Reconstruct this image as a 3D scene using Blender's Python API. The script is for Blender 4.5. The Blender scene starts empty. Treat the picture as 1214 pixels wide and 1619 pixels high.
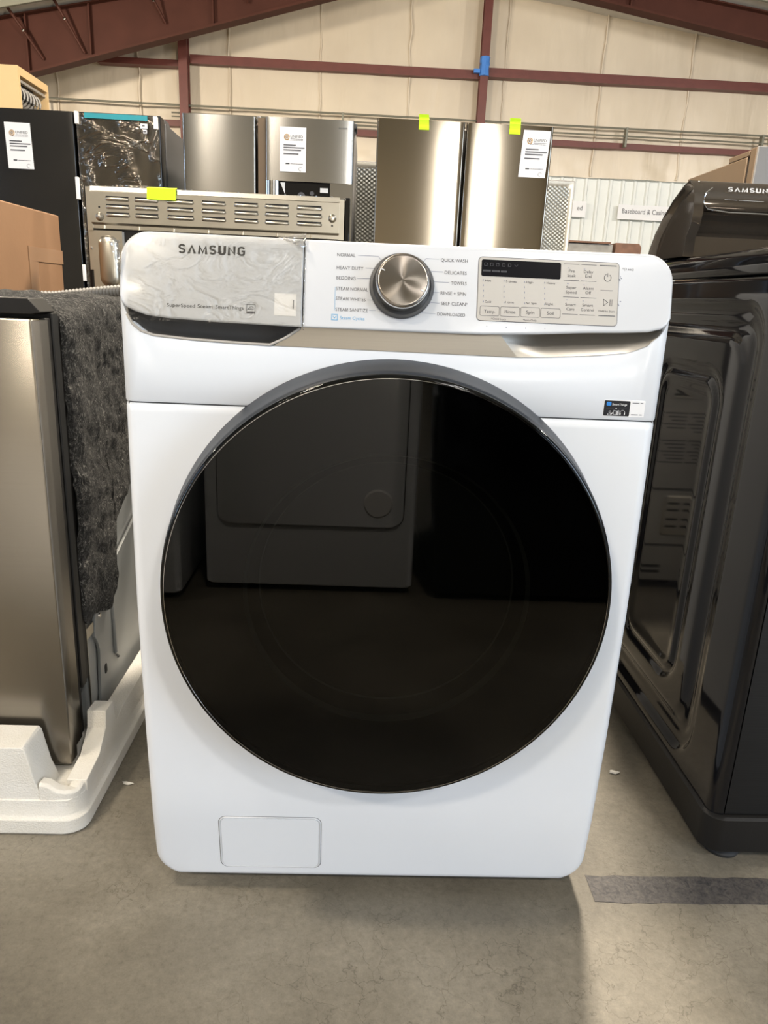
import bpy, bmesh, math, random, json
from mathutils import Vector, Matrix, noise
random.seed(7)
C = bpy.context.scene.collection
SC = bpy.context.scene

# ------------------------------------------------------------------ camera
def make_camera():
    yaw, pitch, roll = -.0374, .2830, .0440
    f = Vector((-math.sin(yaw), math.cos(yaw), 0)); r = Vector((math.cos(yaw), math.sin(yaw), 0)); u = Vector((0, 0, 1))
    cp, sp, cr, sr = math.cos(pitch), math.sin(pitch), math.cos(roll), math.sin(roll)
    f2 = cp*f - sp*u; u2 = sp*f + cp*u
    r3 = cr*r + sr*u2; u3 = -sr*r + cr*u2
    cd = bpy.data.cameras.new('camera'); cd.sensor_fit = 'VERTICAL'; cd.sensor_height = 36; cd.lens = 1150/1619*36
    cd.clip_start = .01; cd.clip_end = 200
    o = bpy.data.objects.new('camera', cd); C.objects.link(o)
    m = Matrix(((r3.x, u3.x, -f2.x, -.042), (r3.y, u3.y, -f2.y, -.930), (r3.z, u3.z, -f2.z, .919), (0, 0, 0, 1)))
    o.matrix_world = m
    SC.camera = o
make_camera()

# ------------------------------------------------------------------ light and exposure
SC.view_settings.view_transform = 'Standard'; SC.view_settings.look = 'None'
SC.view_settings.gamma = 1; SC.view_settings.use_curve_mapping = False
SC.view_settings.exposure = 0.12
w = bpy.data.worlds.new('sky'); SC.world = w; w.use_nodes = True
bg = w.node_tree.nodes['Background']; bg.inputs[0].default_value = (.80, .88, 1, 1); bg.inputs[1].default_value = 1.2

def area(name, loc, target, sx, sy, power, col, shape='RECTANGLE'):
    l = bpy.data.lights.new(name, 'AREA'); l.shape = shape; l.size = sx; l.size_y = sy; l.energy = power; l.color = col
    o = bpy.data.objects.new(name, l); C.objects.link(o); o.location = loc
    o.rotation_euler = (Vector(target)-Vector(loc)).to_track_quat('-Z', 'Y').to_euler()
    return o
WARM = (1, .88, .72); NEUT = (1, .95, .90); COOL = (.66, .81, 1)
# high-bay lamps under the roof
for (x, y, z, p, c) in ((.93, 2.75, 4.7, 460, WARM), (-3.2, 4.6, 4.6, 230, WARM), (-2.4, -4.4, 4.7, 180, WARM), (2.2, -4.6, 4.9, 135, NEUT), (-2.0, -.6, 4.8, 110, WARM),
                        (6.0, 2.0, 4.7, 200, NEUT), (-7, 1.0, 3.9, 160, WARM), (-3.5, -7.0, 4.4, 80, WARM)):
    area('high_bay_lamp', (x, y, z), (x, y, 0), .55, .55, p, c, 'DISK')
# unseen fill lights, added to brighten the far gable wall
for (x, p, c) in ((-6.0, 350, WARM), (-1.0, 140, WARM), (3.2, 130, NEUT), (8.0, 190, NEUT)):
    area('wall_fill_light', (x, 6.2, 3.9), (x, 14, 4.2), .6, .6, p, c, 'DISK')
# daylight entering by the open bay doors behind and to the sides of the camera
area('bay_door_daylight', (2.10, -9.9, 2.3), (2.10, 0, 2.3), .75, 4.2, 200, (1, .97, .90))
area('side_door_daylight', (7.5, -6.0, 2.2), (0, -.5, .9), 4.5, 3.8, 440, COOL)
area('far_side_door_daylight', (-10.5, -6.2, 2.0), (0, 0, .9), 1.3, 3.6, 230, (.45, .66, 1))

# ------------------------------------------------------------------ materials
def principled(name, col, rough=.5, metal=0., **kw):
    m = bpy.data.materials.new(name); m.use_nodes = True
    b = m.node_tree.nodes['Principled BSDF']
    b.inputs['Base Color'].default_value = (*col, 1); b.inputs['Roughness'].default_value = rough; b.inputs['Metallic'].default_value = metal
    for k, v in kw.items():
        b.inputs[k.replace('_', ' ')].default_value = v
    return m, m.node_tree, b
def coords(nt, scale=(1, 1, 1), rot=(0, 0, 0)):
    tc = nt.nodes.new('ShaderNodeTexCoord'); mp = nt.nodes.new('ShaderNodeMapping')
    mp.inputs['Scale'].default_value = scale; mp.inputs['Rotation'].default_value = rot
    nt.links.new(tc.outputs['Object'], mp.inputs[0]); return mp.outputs[0]
def ntex(nt, vec, scale, detail=4, rough=.55, dist=0):
    n = nt.nodes.new('ShaderNodeTexNoise'); n.inputs['Scale'].default_value = scale; n.inputs['Detail'].default_value = detail
    n.inputs['Roughness'].default_value = rough; n.inputs['Distortion'].default_value = dist
    nt.links.new(vec, n.inputs['Vector']); return n.outputs[0]
def ramp(nt, fac, stops):
    r = nt.nodes.new('ShaderNodeValToRGB'); e = r.color_ramp.elements
    while len(e) < len(stops): e.new(.5)
    for i, (p, c) in enumerate(stops): e[i].position = p; e[i].color = (*c, 1) if len(c) == 3 else c
    nt.links.new(fac, r.inputs[0]); return r.outputs[0]
def bump(nt, b, h, strength=.3, dist=.01):
    n = nt.nodes.new('ShaderNodeBump'); n.inputs['Strength'].default_value = strength; n.inputs['Distance'].default_value = dist
    nt.links.new(h, n.inputs['Height'])
    if b.inputs['Normal'].is_linked: nt.links.new(b.inputs['Normal'].links[0].from_socket, n.inputs['Normal'])
    nt.links.new(n.outputs[0], b.inputs['Normal'])
def math2(nt, op, a, b=None):
    n = nt.nodes.new('ShaderNodeMath'); n.operation = op
    for i, v in enumerate((a, b)):
        if v is None: continue
        if isinstance(v, (int, float)): n.inputs[i].default_value = v
        else: nt.links.new(v, n.inputs[i])
    return n.outputs[0]

def m_plain(name, col, rough=.5, metal=0., var=.06, vs=6, bs=0, bscale=200, **kw):
    """a surface with slight mottling so nothing is perfectly even"""
    m, nt, b = principled(name, col, rough, metal, **kw)
    v = coords(nt)
    c = ramp(nt, ntex(nt, v, vs, 3), [(.3, tuple(x*(1-var) for x in col)), (.7, tuple(min(1, x*(1+var)) for x in col))])
    nt.links.new(c, b.inputs['Base Color'])
    if bs: bump(nt, b, ntex(nt, v, bscale, 3), bs, .002)
    return m
def m_steel(name, col, rough=.28, horizontal=True, aniso=.75, wave=0., var=.05):
    m, nt, b = principled(name, col, rough, 1.)
    v = coords(nt, (1, 1, 260) if horizontal else (260, 260, 1))
    n = ntex(nt, v, 3, 5, .7)
    c = ramp(nt, n, [(.25, tuple(x*(1-var) for x in col)), (.75, tuple(min(1, x*(1+var)) for x in col))])
    nt.links.new(c, b.inputs['Base Color'])
    b.inputs['Anisotropic'].default_value = aniso; b.inputs['Anisotropic Rotation'].default_value = .25
    t = nt.nodes.new('ShaderNodeTangent'); t.direction_type = 'RADIAL'; t.axis = 'Z'
    nt.links.new(t.outputs[0], b.inputs['Tangent'])
    if wave: bump(nt, b, ntex(nt, coords(nt, (1, 1, .25)), 2.2, 1), wave, .05)
    return m

M = {}
M['white_enamel'] = m_plain('white_enamel', (.745, .77, .805), .33, var=.006, Coat_Weight=.12, Coat_Roughness=.12)
M['white_plastic'] = m_plain('white_plastic', (.595, .61, .635), .25, var=.006, Coat_Weight=.3, Coat_Roughness=.1)
M['seam_dark'] = m_plain('seam_shadow_gap', (.12, .12, .12), .6)
M['taupe_trim'] = m_steel('taupe_satin_trim', (.40, .37, .325), .36, True, .3, var=.04)
M['trim_edge'] = m_plain('pale_trim_edge', (.44, .41, .37), .35)
M['handle_cavity'] = m_plain('handle_cavity_plastic', (.10, .095, .09), .32, var=.03)
M['ring_grey'] = m_plain('door_ring_plastic', (.028, .033, .042), .42, Specular_IOR_Level=.3)
M['ink'] = m_plain('black_ink', (.015, .015, .016), .45)
M['ink_grey'] = m_plain('grey_ink', (.075, .075, .085), .5)
M['ink_line'] = m_plain('pale_blue_grey_ink', (.20, .22, .30), .5)
M['ink_blue'] = m_plain('sky_blue_ink', (.10, .36, .62), .5)
M['ink_silver'] = m_plain('silver_ink', (.62, .60, .57), .4, .3)
M['ink_white'] = m_plain('white_ink', (.8, .8, .8), .5)
M['ink_orange'] = m_plain('orange_ink', (.72, .40, .10), .5)
M['panel_grey'] = m_plain('grey_key_panel', (.43, .41, .375), .42, .15, var=.02)
M['screen'] = m_plain('unlit_screen', (.004, .004, .006), .15, Specular_IOR_Level=.2)
M['screen_seg'] = m_plain('unlit_segments', (.028, .029, .035), .4)
M['chrome'] = m_plain('polished_metal', (.75, .74, .72), .07, 1.)
M['sticker'] = m_plain('white_sticker', (.78, .78, .78), .5, var=.01)
M['sticker_black'] = m_plain('black_sticker', (.01, .01, .012), .35)
M['sticker_blue'] = m_plain('blue_badge', (.03, .22, .62), .35)
M['paper'] = m_plain('printed_paper', (.74, .75, .77), .7, var=.01)
M['neon'] = m_plain('neon_tape', (.62, .95, .0), .55, var=.03)
M['blue_tape'] = m_plain('blue_tape', (.06, .22, .62), .6)
M['teal_tape'] = m_plain('teal_tape', (.02, .30, .36), .45)
M['foot'] = m_plain('black_rubber', (.02, .02, .02), .7)
M['grey_hose'] = m_plain('grey_hose_plastic', (.15, .142, .128), .5)
M['black_gloss'] = m_plain('black_gloss_enamel', (.006, .006, .007), .05, 0, var=.05, Specular_IOR_Level=.32)
M['black_plastic'] = m_plain('black_plastic', (.009, .009, .009), .4, Specular_IOR_Level=.3)
M['black_matte'] = m_plain('black_matte_frame', (.009, .008, .007), .5, bs=.1, Specular_IOR_Level=.3)
M['black_steel'] = m_steel('black_brushed_steel', (.042, .042, .043), .36, True, .5, var=.25)
M['black_lid'] = m_plain('black_gloss_lid', (.10, .083, .066), .06, .65, Coat_Weight=.3, Coat_Roughness=.02)
M['cab_dark'] = m_plain('charcoal_cabinet', (.05, .05, .052), .42)
M['cab_grey'] = m_plain('grey_cabinet_side', (.16, .155, .15), .45)
M['fridge_black'] = m_plain('black_fridge_door', (.010, .009, .008), .22, 0., var=.1)
M['film_dark'] = None
M['steel_fridge'] = m_steel('stainless_fridge_door', (.34, .335, .325), .20, True, .7, wave=.10)
M['steel_bronze'] = m_steel('dark_stainless_door', (.27, .235, .188), .11, True, .6, wave=.05)
M['steel_dw'] = m_steel('stainless_dishwasher_door', (.27, .25, .22), .24, True, .55, wave=.06)
M['galv'] = m_plain('galvanised_steel', (.50, .475, .42), .30, 1., var=.05, vs=20)
M['galv_dull'] = m_plain('dull_galvanised_sheet', (.42, .41, .38), .45, .5, var=.08, vs=10)
M['galv_blue'] = m_plain('galvanised_side_plate', (.24, .25, .25), .4, .1, var=.05)
M['slot'] = m_plain('dark_slot', (.01, .01, .01), .8)
M['cardboard'] = m_plain('corrugated_cardboard', (.27, .145, .070), .8, var=.08, vs=5, bs=.15, bscale=60)
M['cardboard_tape'] = m_plain('brown_parcel_tape', (.30, .165, .08), .35)
M['tan'] = m_plain('tan_enamel', (.72, .50, .25), .5, var=.03)
M['coil'] = m_plain('pale_coil', (.45, .42, .38), .4, .5)
M['red_iron'] = m_plain('red_oxide_steel', (.066, .023, .015), .6, 0, var=.12, vs=2, Specular_IOR_Level=.15)
M['girt'] = m_plain('red_oxide_girt', (.135, .036, .026), .5, 0, var=.1)
M['rail'] = m_plain('grey_green_rail', (.20, .195, .15), .5, .3)
M['siding'] = m_plain('white_metal_siding', (.74, .76, .72), .5, var=.02)
M['wood'] = m_plain('weathered_wood', (.16, .085, .055), .8, var=.3, vs=8)
M['wood_grey'] = m_plain('grey_wood', (.27, .26, .24), .8, var=.2, vs=8)
M['bronze_side'] = m_plain('bronze_cabinet_side', (.145, .100, .062), .4, .2, var=.03)
M['brown_gap'] = m_plain('dark_brown_gap', (.02, .015, .012), .6)
M['ceiling'] = m_plain('roof_insulation', (.62, .60, .55), .8, bs=.3, bscale=3)
M['back_wall'] = m_plain('warehouse_panel', (.62, .55, .42), .8)

def m_floor():
    m, nt, b = principled('concrete', (.3, .27, .22), .55)
    v = coords(nt)
    c = ramp(nt, ntex(nt, v, 2.6, 8, .62, .6), [(.32, (.130, .115, .088)), (.50, (.182, .162, .125)), (.68, (.240, .216, .172))])
    sp = ramp(nt, ntex(nt, v, 75, 10, .88), [(.36, (.66, .63, .60)), (.46, (.93, .93, .93)), (.55, (1.08, 1.08, 1.08)), (.66, (1.32, 1.31, 1.28))])
    mx = nt.nodes.new('ShaderNodeMixRGB'); mx.blend_type = 'MULTIPLY'; mx.inputs[0].default_value = .9
    nt.links.new(c, mx.inputs[1]); nt.links.new(sp, mx.inputs[2])
    # hairline crazing
    vo = nt.nodes.new('ShaderNodeTexVoronoi'); vo.feature = 'DISTANCE_TO_EDGE'; vo.inputs['Scale'].default_value = 13
    wv = nt.nodes.new('ShaderNodeVectorMath'); wv.operation = 'ADD'
    nn = nt.nodes.new('ShaderNodeTexNoise'); nn.inputs['Scale'].default_value = 9; nn.inputs['Detail'].default_value = 6; nt.links.new(v, nn.inputs['Vector'])
    sc = nt.nodes.new('ShaderNodeVectorMath'); sc.operation = 'SCALE'; sc.inputs['Scale'].default_value = .22
    nt.links.new(nn.outputs['Color'], sc.inputs[0]); nt.links.new(v, wv.inputs[0]); nt.links.new(sc.outputs[0], wv.inputs[1]); nt.links.new(wv.outputs[0], vo.inputs['Vector'])
    ck = ramp(nt, vo.outputs['Distance'], [(.0, (.55, .53, .5)), (.012, (1, 1, 1))])
    msk = ramp(nt, ntex(nt, v, 3.1, 2), [(.42, (0, 0, 0)), (.56, (.9, .9, .9))])
    m3 = nt.nodes.new('ShaderNodeMixRGB'); m3.blend_type = 'MULTIPLY'; nt.links.new(msk, m3.inputs[0]); nt.links.new(mx.outputs[0], m3.inputs[1]); nt.links.new(ck, m3.inputs[2])
    nt.links.new(m3.outputs[0], b.inputs['Base Color'])
    bump(nt, b, ntex(nt, v, 90, 5, .7), .25, .003)
    return m
def m_stain():
    m, nt, b = principled('grey_worn_floor_paint', (.12, .115, .11), .6)
    v = coords(nt)
    c = ramp(nt, ntex(nt, v, 70, 6, .75, 1.5), [(.35, (.035, .033, .036)), (.55, (.095, .086, .080)), (.75, (.14, .122, .105))])
    nt.links.new(c, b.inputs['Base Color']); bump(nt, b, ntex(nt, v, 120, 4), .4, .003); return m
def m_blanket():
    m, nt, b = principled('grey_fibre_felt', (.1, .1, .1), .95)
    v = coords(nt, (1, 2.2, 1.0), (.5, .2, .3))
    f1 = ntex(nt, v, 62, 6, .8, 3.0)
    c = ramp(nt, f1, [(.38, (.008, .008, .008)), (.50, (.045, .044, .042)), (.57, (.16, .155, .145)), (.66, (.60, .58, .53))])
    big = ramp(nt, ntex(nt, coords(nt), 6, 3), [(.3, (.7, .7, .7)), (.7, (1.25, 1.25, 1.25))])
    mx = nt.nodes.new('ShaderNodeMixRGB'); mx.blend_type = 'MULTIPLY'; mx.inputs[0].default_value = 1
    nt.links.new(c, mx.inputs[1]); nt.links.new(big, mx.inputs[2]); nt.links.new(mx.outputs[0], b.inputs['Base Color'])
    bump(nt, b, f1, 1.0, .012); return m
def m_foam():
    m, nt, b = principled('white_bead_foam', (.74, .72, .66), .75)
    v = coords(nt)
    vo = nt.nodes.new('ShaderNodeTexVoronoi'); vo.inputs['Scale'].default_value = 320; nt.links.new(v, vo.inputs['Vector'])
    bump(nt, b, vo.outputs['Distance'], .35, .002)
    c = ramp(nt, ntex(nt, v, 9, 4), [(.3, (.68, .65, .58)), (.6, (.75, .73, .68))]); nt.links.new(c, b.inputs['Base Color'])
    return m
def m_insul():
    m, nt, b = principled('cream_vinyl_insulation', (.6, .5, .37), .38)
    v = coords(nt, (1.6, 1, .35))
    c = ramp(nt, ntex(nt, coords(nt), .8, 3), [(.3, (.62, .53, .40)), (.7, (.70, .61, .47))]); nt.links.new(c, b.inputs['Base Color'])
    bump(nt, b, ntex(nt, v, 1.6, 3, .45, .6), .28, .12)
    return m
def m_emboss():
    m, nt, b = principled('embossed_steel', (.42, .43, .41), .35, .9)
    tc = nt.nodes.new('ShaderNodeTexCoord'); sx = nt.nodes.new('ShaderNodeSeparateXYZ'); nt.links.new(tc.outputs['Object'], sx.inputs[0])
    a = math2(nt, 'SINE', math2(nt, 'MULTIPLY', sx.outputs[0], 2*math.pi/.034)); c = math2(nt, 'SINE', math2(nt, 'MULTIPLY', sx.outputs[2], 2*math.pi/.026))
    bump(nt, b, math2(nt, 'MULTIPLY', a, c), .45, .004); return m
def m_film(name, alpha=.16, rough=.12, sc=9, strength=.6, col=(.9, .9, .9)):
    m = bpy.data.materials.new(name); m.use_nodes = True; nt = m.node_tree
    for n in list(nt.nodes):
        if n.type != 'OUTPUT_MATERIAL': nt.nodes.remove(n)
    out = nt.nodes['Material Output']
    g = nt.nodes.new('ShaderNodeBsdfGlossy'); g.inputs['Roughness'].default_value = rough; g.inputs['Color'].default_value = (*col, 1)
    t = nt.nodes.new('ShaderNodeBsdfTransparent'); t.inputs[0].default_value = (.97, .97, .96, 1)
    fr = nt.nodes.new('ShaderNodeFresnel'); fr.inputs['IOR'].default_value = 1.45
    mx = nt.nodes.new('ShaderNodeMixShader')
    fac = math2(nt, 'ADD', fr.outputs[0], alpha - .04)
    nt.links.new(fac, mx.inputs[0]); nt.links.new(t.outputs[0], mx.inputs[1]); nt.links.new(g.outputs[0], mx.inputs[2]); nt.links.new(mx.outputs[0], out.inputs[0])
    v = coords(nt, (1, 1, 1.8), (0, .5, 0)); n = ntex(nt, v, sc, 4, .5, 1.8)
    bm_ = nt.nodes.new('ShaderNodeBump'); bm_.inputs['Strength'].default_value = strength; bm_.inputs['Distance'].default_value = .02
    r = ramp(nt, n, [(.42, (0, 0, 0)), (.5, (1, 1, 1)), (.58, (0, 0, 0))])
    nt.links.new(r, bm_.inputs['Height']); nt.links.new(bm_.outputs[0], g.inputs['Normal']); nt.links.new(bm_.outputs[0], fr.inputs['Normal'])
    return m
def m_glass():
    m = bpy.data.materials.new('dark_tinted_door_glass'); m.use_nodes = True; nt = m.node_tree
    for n in list(nt.nodes):
        if n.type != 'OUTPUT_MATERIAL': nt.nodes.remove(n)
    out = nt.nodes['Material Output']
    g = nt.nodes.new('ShaderNodeBsdfGlossy'); g.inputs['Roughness'].default_value = .0; g.inputs['Color'].default_value = (1, 1, 1, 1)
    t = nt.nodes.new('ShaderNodeBsdfTransparent'); t.inputs[0].default_value = (.20, .22, .21, 1)
    fr = nt.nodes.new('ShaderNodeFresnel'); fr.inputs['IOR'].default_value = 1.38
    mx = nt.nodes.new('ShaderNodeMixShader')
    nt.links.new(fr.outputs[0], mx.inputs[0]); nt.links.new(t.outputs[0], mx.inputs[1]); nt.links.new(g.outputs[0], mx.inputs[2]); nt.links.new(mx.outputs[0], out.inputs[0])
    return m
M['floor'] = m_floor(); M['stain'] = m_stain(); M['blanket'] = m_blanket(); M['foam'] = m_foam(); M['insul'] = m_insul(); M['emboss'] = m_emboss()
M['film'] = m_film('clear_protective_film', .015, .22, 13, .16); M['film_dark'] = m_film('clear_film_on_black_door', .17, .14, 3.2, .30, (.70, .62, .52))
M['film_crumple'] = m_film('crumpled_film_edge', .30, .2, 60, .8)
M['door_glass'] = m_glass()
def m_knob():
    m, nt, b = principled('spun_metal_knob_face', (.25, .225, .20), .22, 1.)
    b.inputs['Anisotropic'].default_value = .9
    tc = nt.nodes.new('ShaderNodeTexCoord')
    t = nt.nodes.new('ShaderNodeTangent'); t.direction_type = 'RADIAL'; t.axis = 'Y'
    nt.links.new(t.outputs[0], b.inputs['Tangent']); return m
M['knob'] = m_knob()

# ------------------------------------------------------------------ mesh builder
class MB:
    def __init__(s): s.v = []; s.f = []; s.mi = []; s.mats = []
    def mid(s, m):
        m = M[m] if isinstance(m, str) else m
        if m not in s.mats: s.mats.append(m)
        return s.mats.index(m)
    def add(s, vs, fs, m):
        k = len(s.v); i = s.mid(m); s.v += [tuple(p) for p in vs]
        for f in fs: s.f.append([k+j for j in f]); s.mi.append(i)
        return s
    def box(s, x0, x1, y0, y1, z0, z1, m):
        vs = [(x, y, z) for z in (z0, z1) for y in (y0, y1) for x in (x0, x1)]
        return s.add(vs, [(0, 2, 3, 1), (4, 5, 7, 6), (0, 1, 5, 4), (2, 6, 7, 3), (0, 4, 6, 2), (1, 3, 7, 5)], m)
    def prism(s, poly, fn, a0, a1, m):
        """poly: 2D outline; fn(p, q, a) -> 3D"""
        n = len(poly); vs = [fn(p, q, a0) for p, q in poly] + [fn(p, q, a1) for p, q in poly]
        fs = [list(range(n)), list(range(2*n-1, n-1, -1))] + [(i, (i+1) % n, n+(i+1) % n, n+i) for i in range(n)]
        return s.add(vs, fs, m)
    def loft(s, rows, m, closed=False, caps=False):
        k = len(rows[0]); vs = [p for r in rows for p in r]; fs = []
        for i in range(len(rows)-1):
            for j in range(k if closed else k-1):
                a = i*k+j; b = i*k+(j+1) % k; fs.append((a, b, b+k, a+k))
        if caps: fs += [list(range(k))[::-1], [len(vs)-k+j for j in range(k)]]
        return s.add(vs, fs, m)
    def lathe(s, prof, c, m, n=96, axis='y', tilt=0.):
        rows = []
        for r, h in prof:
            row = []
            for i in range(n):
                a = 2*math.pi*i/n; p = Vector((r*math.cos(a), h, r*math.sin(a))) if axis == 'y' else Vector((r*math.cos(a), r*math.sin(a), h)) if axis == 'z' else Vector((h, r*math.cos(a), r*math.sin(a)))
                if tilt: p.rotate(Matrix.Rotation(tilt, 3, 'X'))
                row.append(tuple(p + Vector(c)))
            rows.append(row)
        return s.loft(rows, m, closed=True)
    def tube(s, pts, r, m, n=10, rf=None):
        rows = []; P = [Vector(p) for p in pts]
        for i, p in enumerate(P):
            d = (P[min(i+1, len(P)-1)] - P[max(i-1, 0)]).normalized()
            up = Vector((0, 0, 1)) if abs(d.z) < .9 else Vector((1, 0, 0))
            a = d.cross(up).normalized(); b = d.cross(a)
            rr = rf(i) if rf else r
            rows.append([tuple(p + rr*(math.cos(t)*a + math.sin(t)*b)) for t in [2*math.pi*k/n for k in range(n)]])
        return s.loft(rows, m, closed=True, caps=True)
    def build(s, name, parent=None, bevel=0., seg=2, smooth=True, ang=40):
        off = parent_world(parent) if parent else Vector((0, 0, 0))
        me = bpy.data.meshes.new(name); me.from_pydata([tuple(Vector(p)-off) for p in s.v], [], s.f)
        for m in s.mats: me.materials.append(m)
        me.polygons.foreach_set('material_index', s.mi)
        me.update()
        b = bmesh.new(); b.from_mesh(me); bmesh.ops.recalc_face_normals(b, faces=b.faces[:]); b.to_mesh(me); b.free()
        if smooth:
            me.polygons.foreach_set('use_smooth', [True]*len(me.polygons))
            me.set_sharp_from_angle(angle=math.radians(ang))
        o = bpy.data.objects.new(name, me); C.objects.link(o)
        if parent: o.parent = parent
        if bevel:
            md = o.modifiers.new('bevel', 'BEVEL'); md.width = bevel; md.segments = seg; md.limit_method = 'ANGLE'; md.angle_limit = math.radians(35)
            md.harden_normals = False
        return o
def parent_world(p):
    v = Vector((0, 0, 0))
    while p: v += p.location; p = p.parent
    return v
def thing(name, label, cat, loc, group=None):
    o = bpy.data.objects.new(name, None); C.objects.link(o); o.location = loc; o.empty_display_size = .1
    return tag(o, label, cat, group)
def tag(o, label, cat, group=None):
    o['label'] = label; o['category'] = cat
    if group: o['group'] = group
    return o
def struct(o): o['kind'] = 'structure'; return o
def rrect(x0, x1, z0, z1, r, n=8, rs=None):
    """rounded rectangle; rs = radii at (x1,z1),(x0,z1),(x0,z0),(x1,z0)"""
    rs = rs or (r,)*4; out = []
    for (cx, cz, q, sx, sz), rr in zip(((x1, z1, 0, -1, -1), (x0, z1, 1, 1, -1), (x0, z0, 2, 1, 1), (x1, z0, 3, -1, 1)), rs):
        for i in range(n+1):
            a = math.pi/2*(q + i/n); out.append((cx + sx*rr + rr*math.cos(a), cz + sz*rr + rr*math.sin(a)))
    return out
XZ = lambda p, q, a: (p, a, q)
YZ = lambda p, q, a: (a, p, q)
XY = lambda p, q, a: (p, q, a)
_tc = {}
def glyphs(txt, bold=0.):
    """flat letter faces; a capital M is built from four strokes"""
    if txt in _tc: return _tc[txt]
    def curve(body):
        cu = bpy.data.curves.new('t', 'FONT'); cu.body = body; cu.resolution_u = 3
        o = bpy.data.objects.new('t', cu); C.objects.link(o); bpy.context.view_layer.update()
        me = bpy.data.meshes.new_from_object(o.evaluated_get(bpy.context.evaluated_depsgraph_get()))
        r = [tuple(v.co) for v in me.vertices], [list(p.vertices) for p in me.polygons]
        bpy.data.objects.remove(o); bpy.data.curves.remove(cu); bpy.data.meshes.remove(me); return r
    if 'M' not in txt: _tc[txt] = curve(txt); return _tc[txt]
    hx = max(v[0] for v in curve('H')[0]); H = max(v[1] for v in curve('H')[0]); vs, fs, x = [], [], 0.
    for part in [p for q in txt.split('M') for p in (q, 'M')][:-1]:
        if part == '': continue
        if part == 'M':
            for (a, c_), (b_, d) in (((.07, 0), (.11, H)), ((.11, H), (.33, 0)), ((.33, 0), (.55, H)), ((.55, H), (.59, 0))):
                k = len(vs); w_ = .036; vs += [(x+a-w_, c_, 0), (x+a+w_, c_, 0), (x+b_+w_, d, 0), (x+b_-w_, d, 0)]; fs.append((k, k+1, k+2, k+3))
            x += .69
        else:
            v2, f2 = curve(part); k = len(vs); vs += [(x+p[0], p[1], 0) for p in v2]; fs += [[k+i for i in f] for f in f2]
            x += max(p[0] for p in v2)+(.28 if part.endswith(' ') else .05)
    _tc[txt] = (vs, fs); return _tc[txt]
CAP = max(v[1] for v in glyphs('H')[0])
def write(mb, txt, x0, x1, zb, cap, yf, m, bold=0., th=.0003):
    """flat lettering facing -y; yf(x, z) is the surface it is printed on"""
    vs, fs = glyphs(txt, bold)
    a = min(v[0] for v in vs); b = max(v[0] for v in vs)
    s = (x1-x0)/(b-a); k = cap/CAP
    P = [(x0+(v[0]-a)*s, zb+v[1]*k) for v in vs]
    mb.add([(x, yf(x, z)-th, z) for x, z in P], fs, m)
def stroke(mb, pts, wd, yf, m, th=.0003):
    for (x0, z0), (x1, z1) in zip(pts, pts[1:]):
        d = Vector((x1-x0, z1-z0)); L = d.length
        if L == 0: continue
        d /= L; n = Vector((-d.y, d.x))*wd/2; e = d*wd*.4
        q = [(x0-e.x+n.x, z0-e.y+n.y), (x1+e.x+n.x, z1+e.y+n.y), (x1+e.x-n.x, z1+e.y-n.y), (x0-e.x-n.x, z0-e.y-n.y)]
        mb.add([(x, yf(x, z)-th, z) for x, z in q], [(0, 1, 2, 3)], m)
def patch(mb, poly, yf, m, th=.0004):
    n = len(poly); mb.add([(x, yf(x, z)-th, z) for x, z in poly] + [(x, yf(x, z), z) for x, z in poly], [list(range(n))] + [(i, (i+1) % n, n+(i+1) % n, n+i) for i in range(n)], m)
def circle(cx, cz, r, n=24, a0=0, a1=2*math.pi): return [(cx+r*math.cos(a0+(a1-a0)*i/n), cz+r*math.sin(a0+(a1-a0)*i/n)) for i in range(n)]

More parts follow.
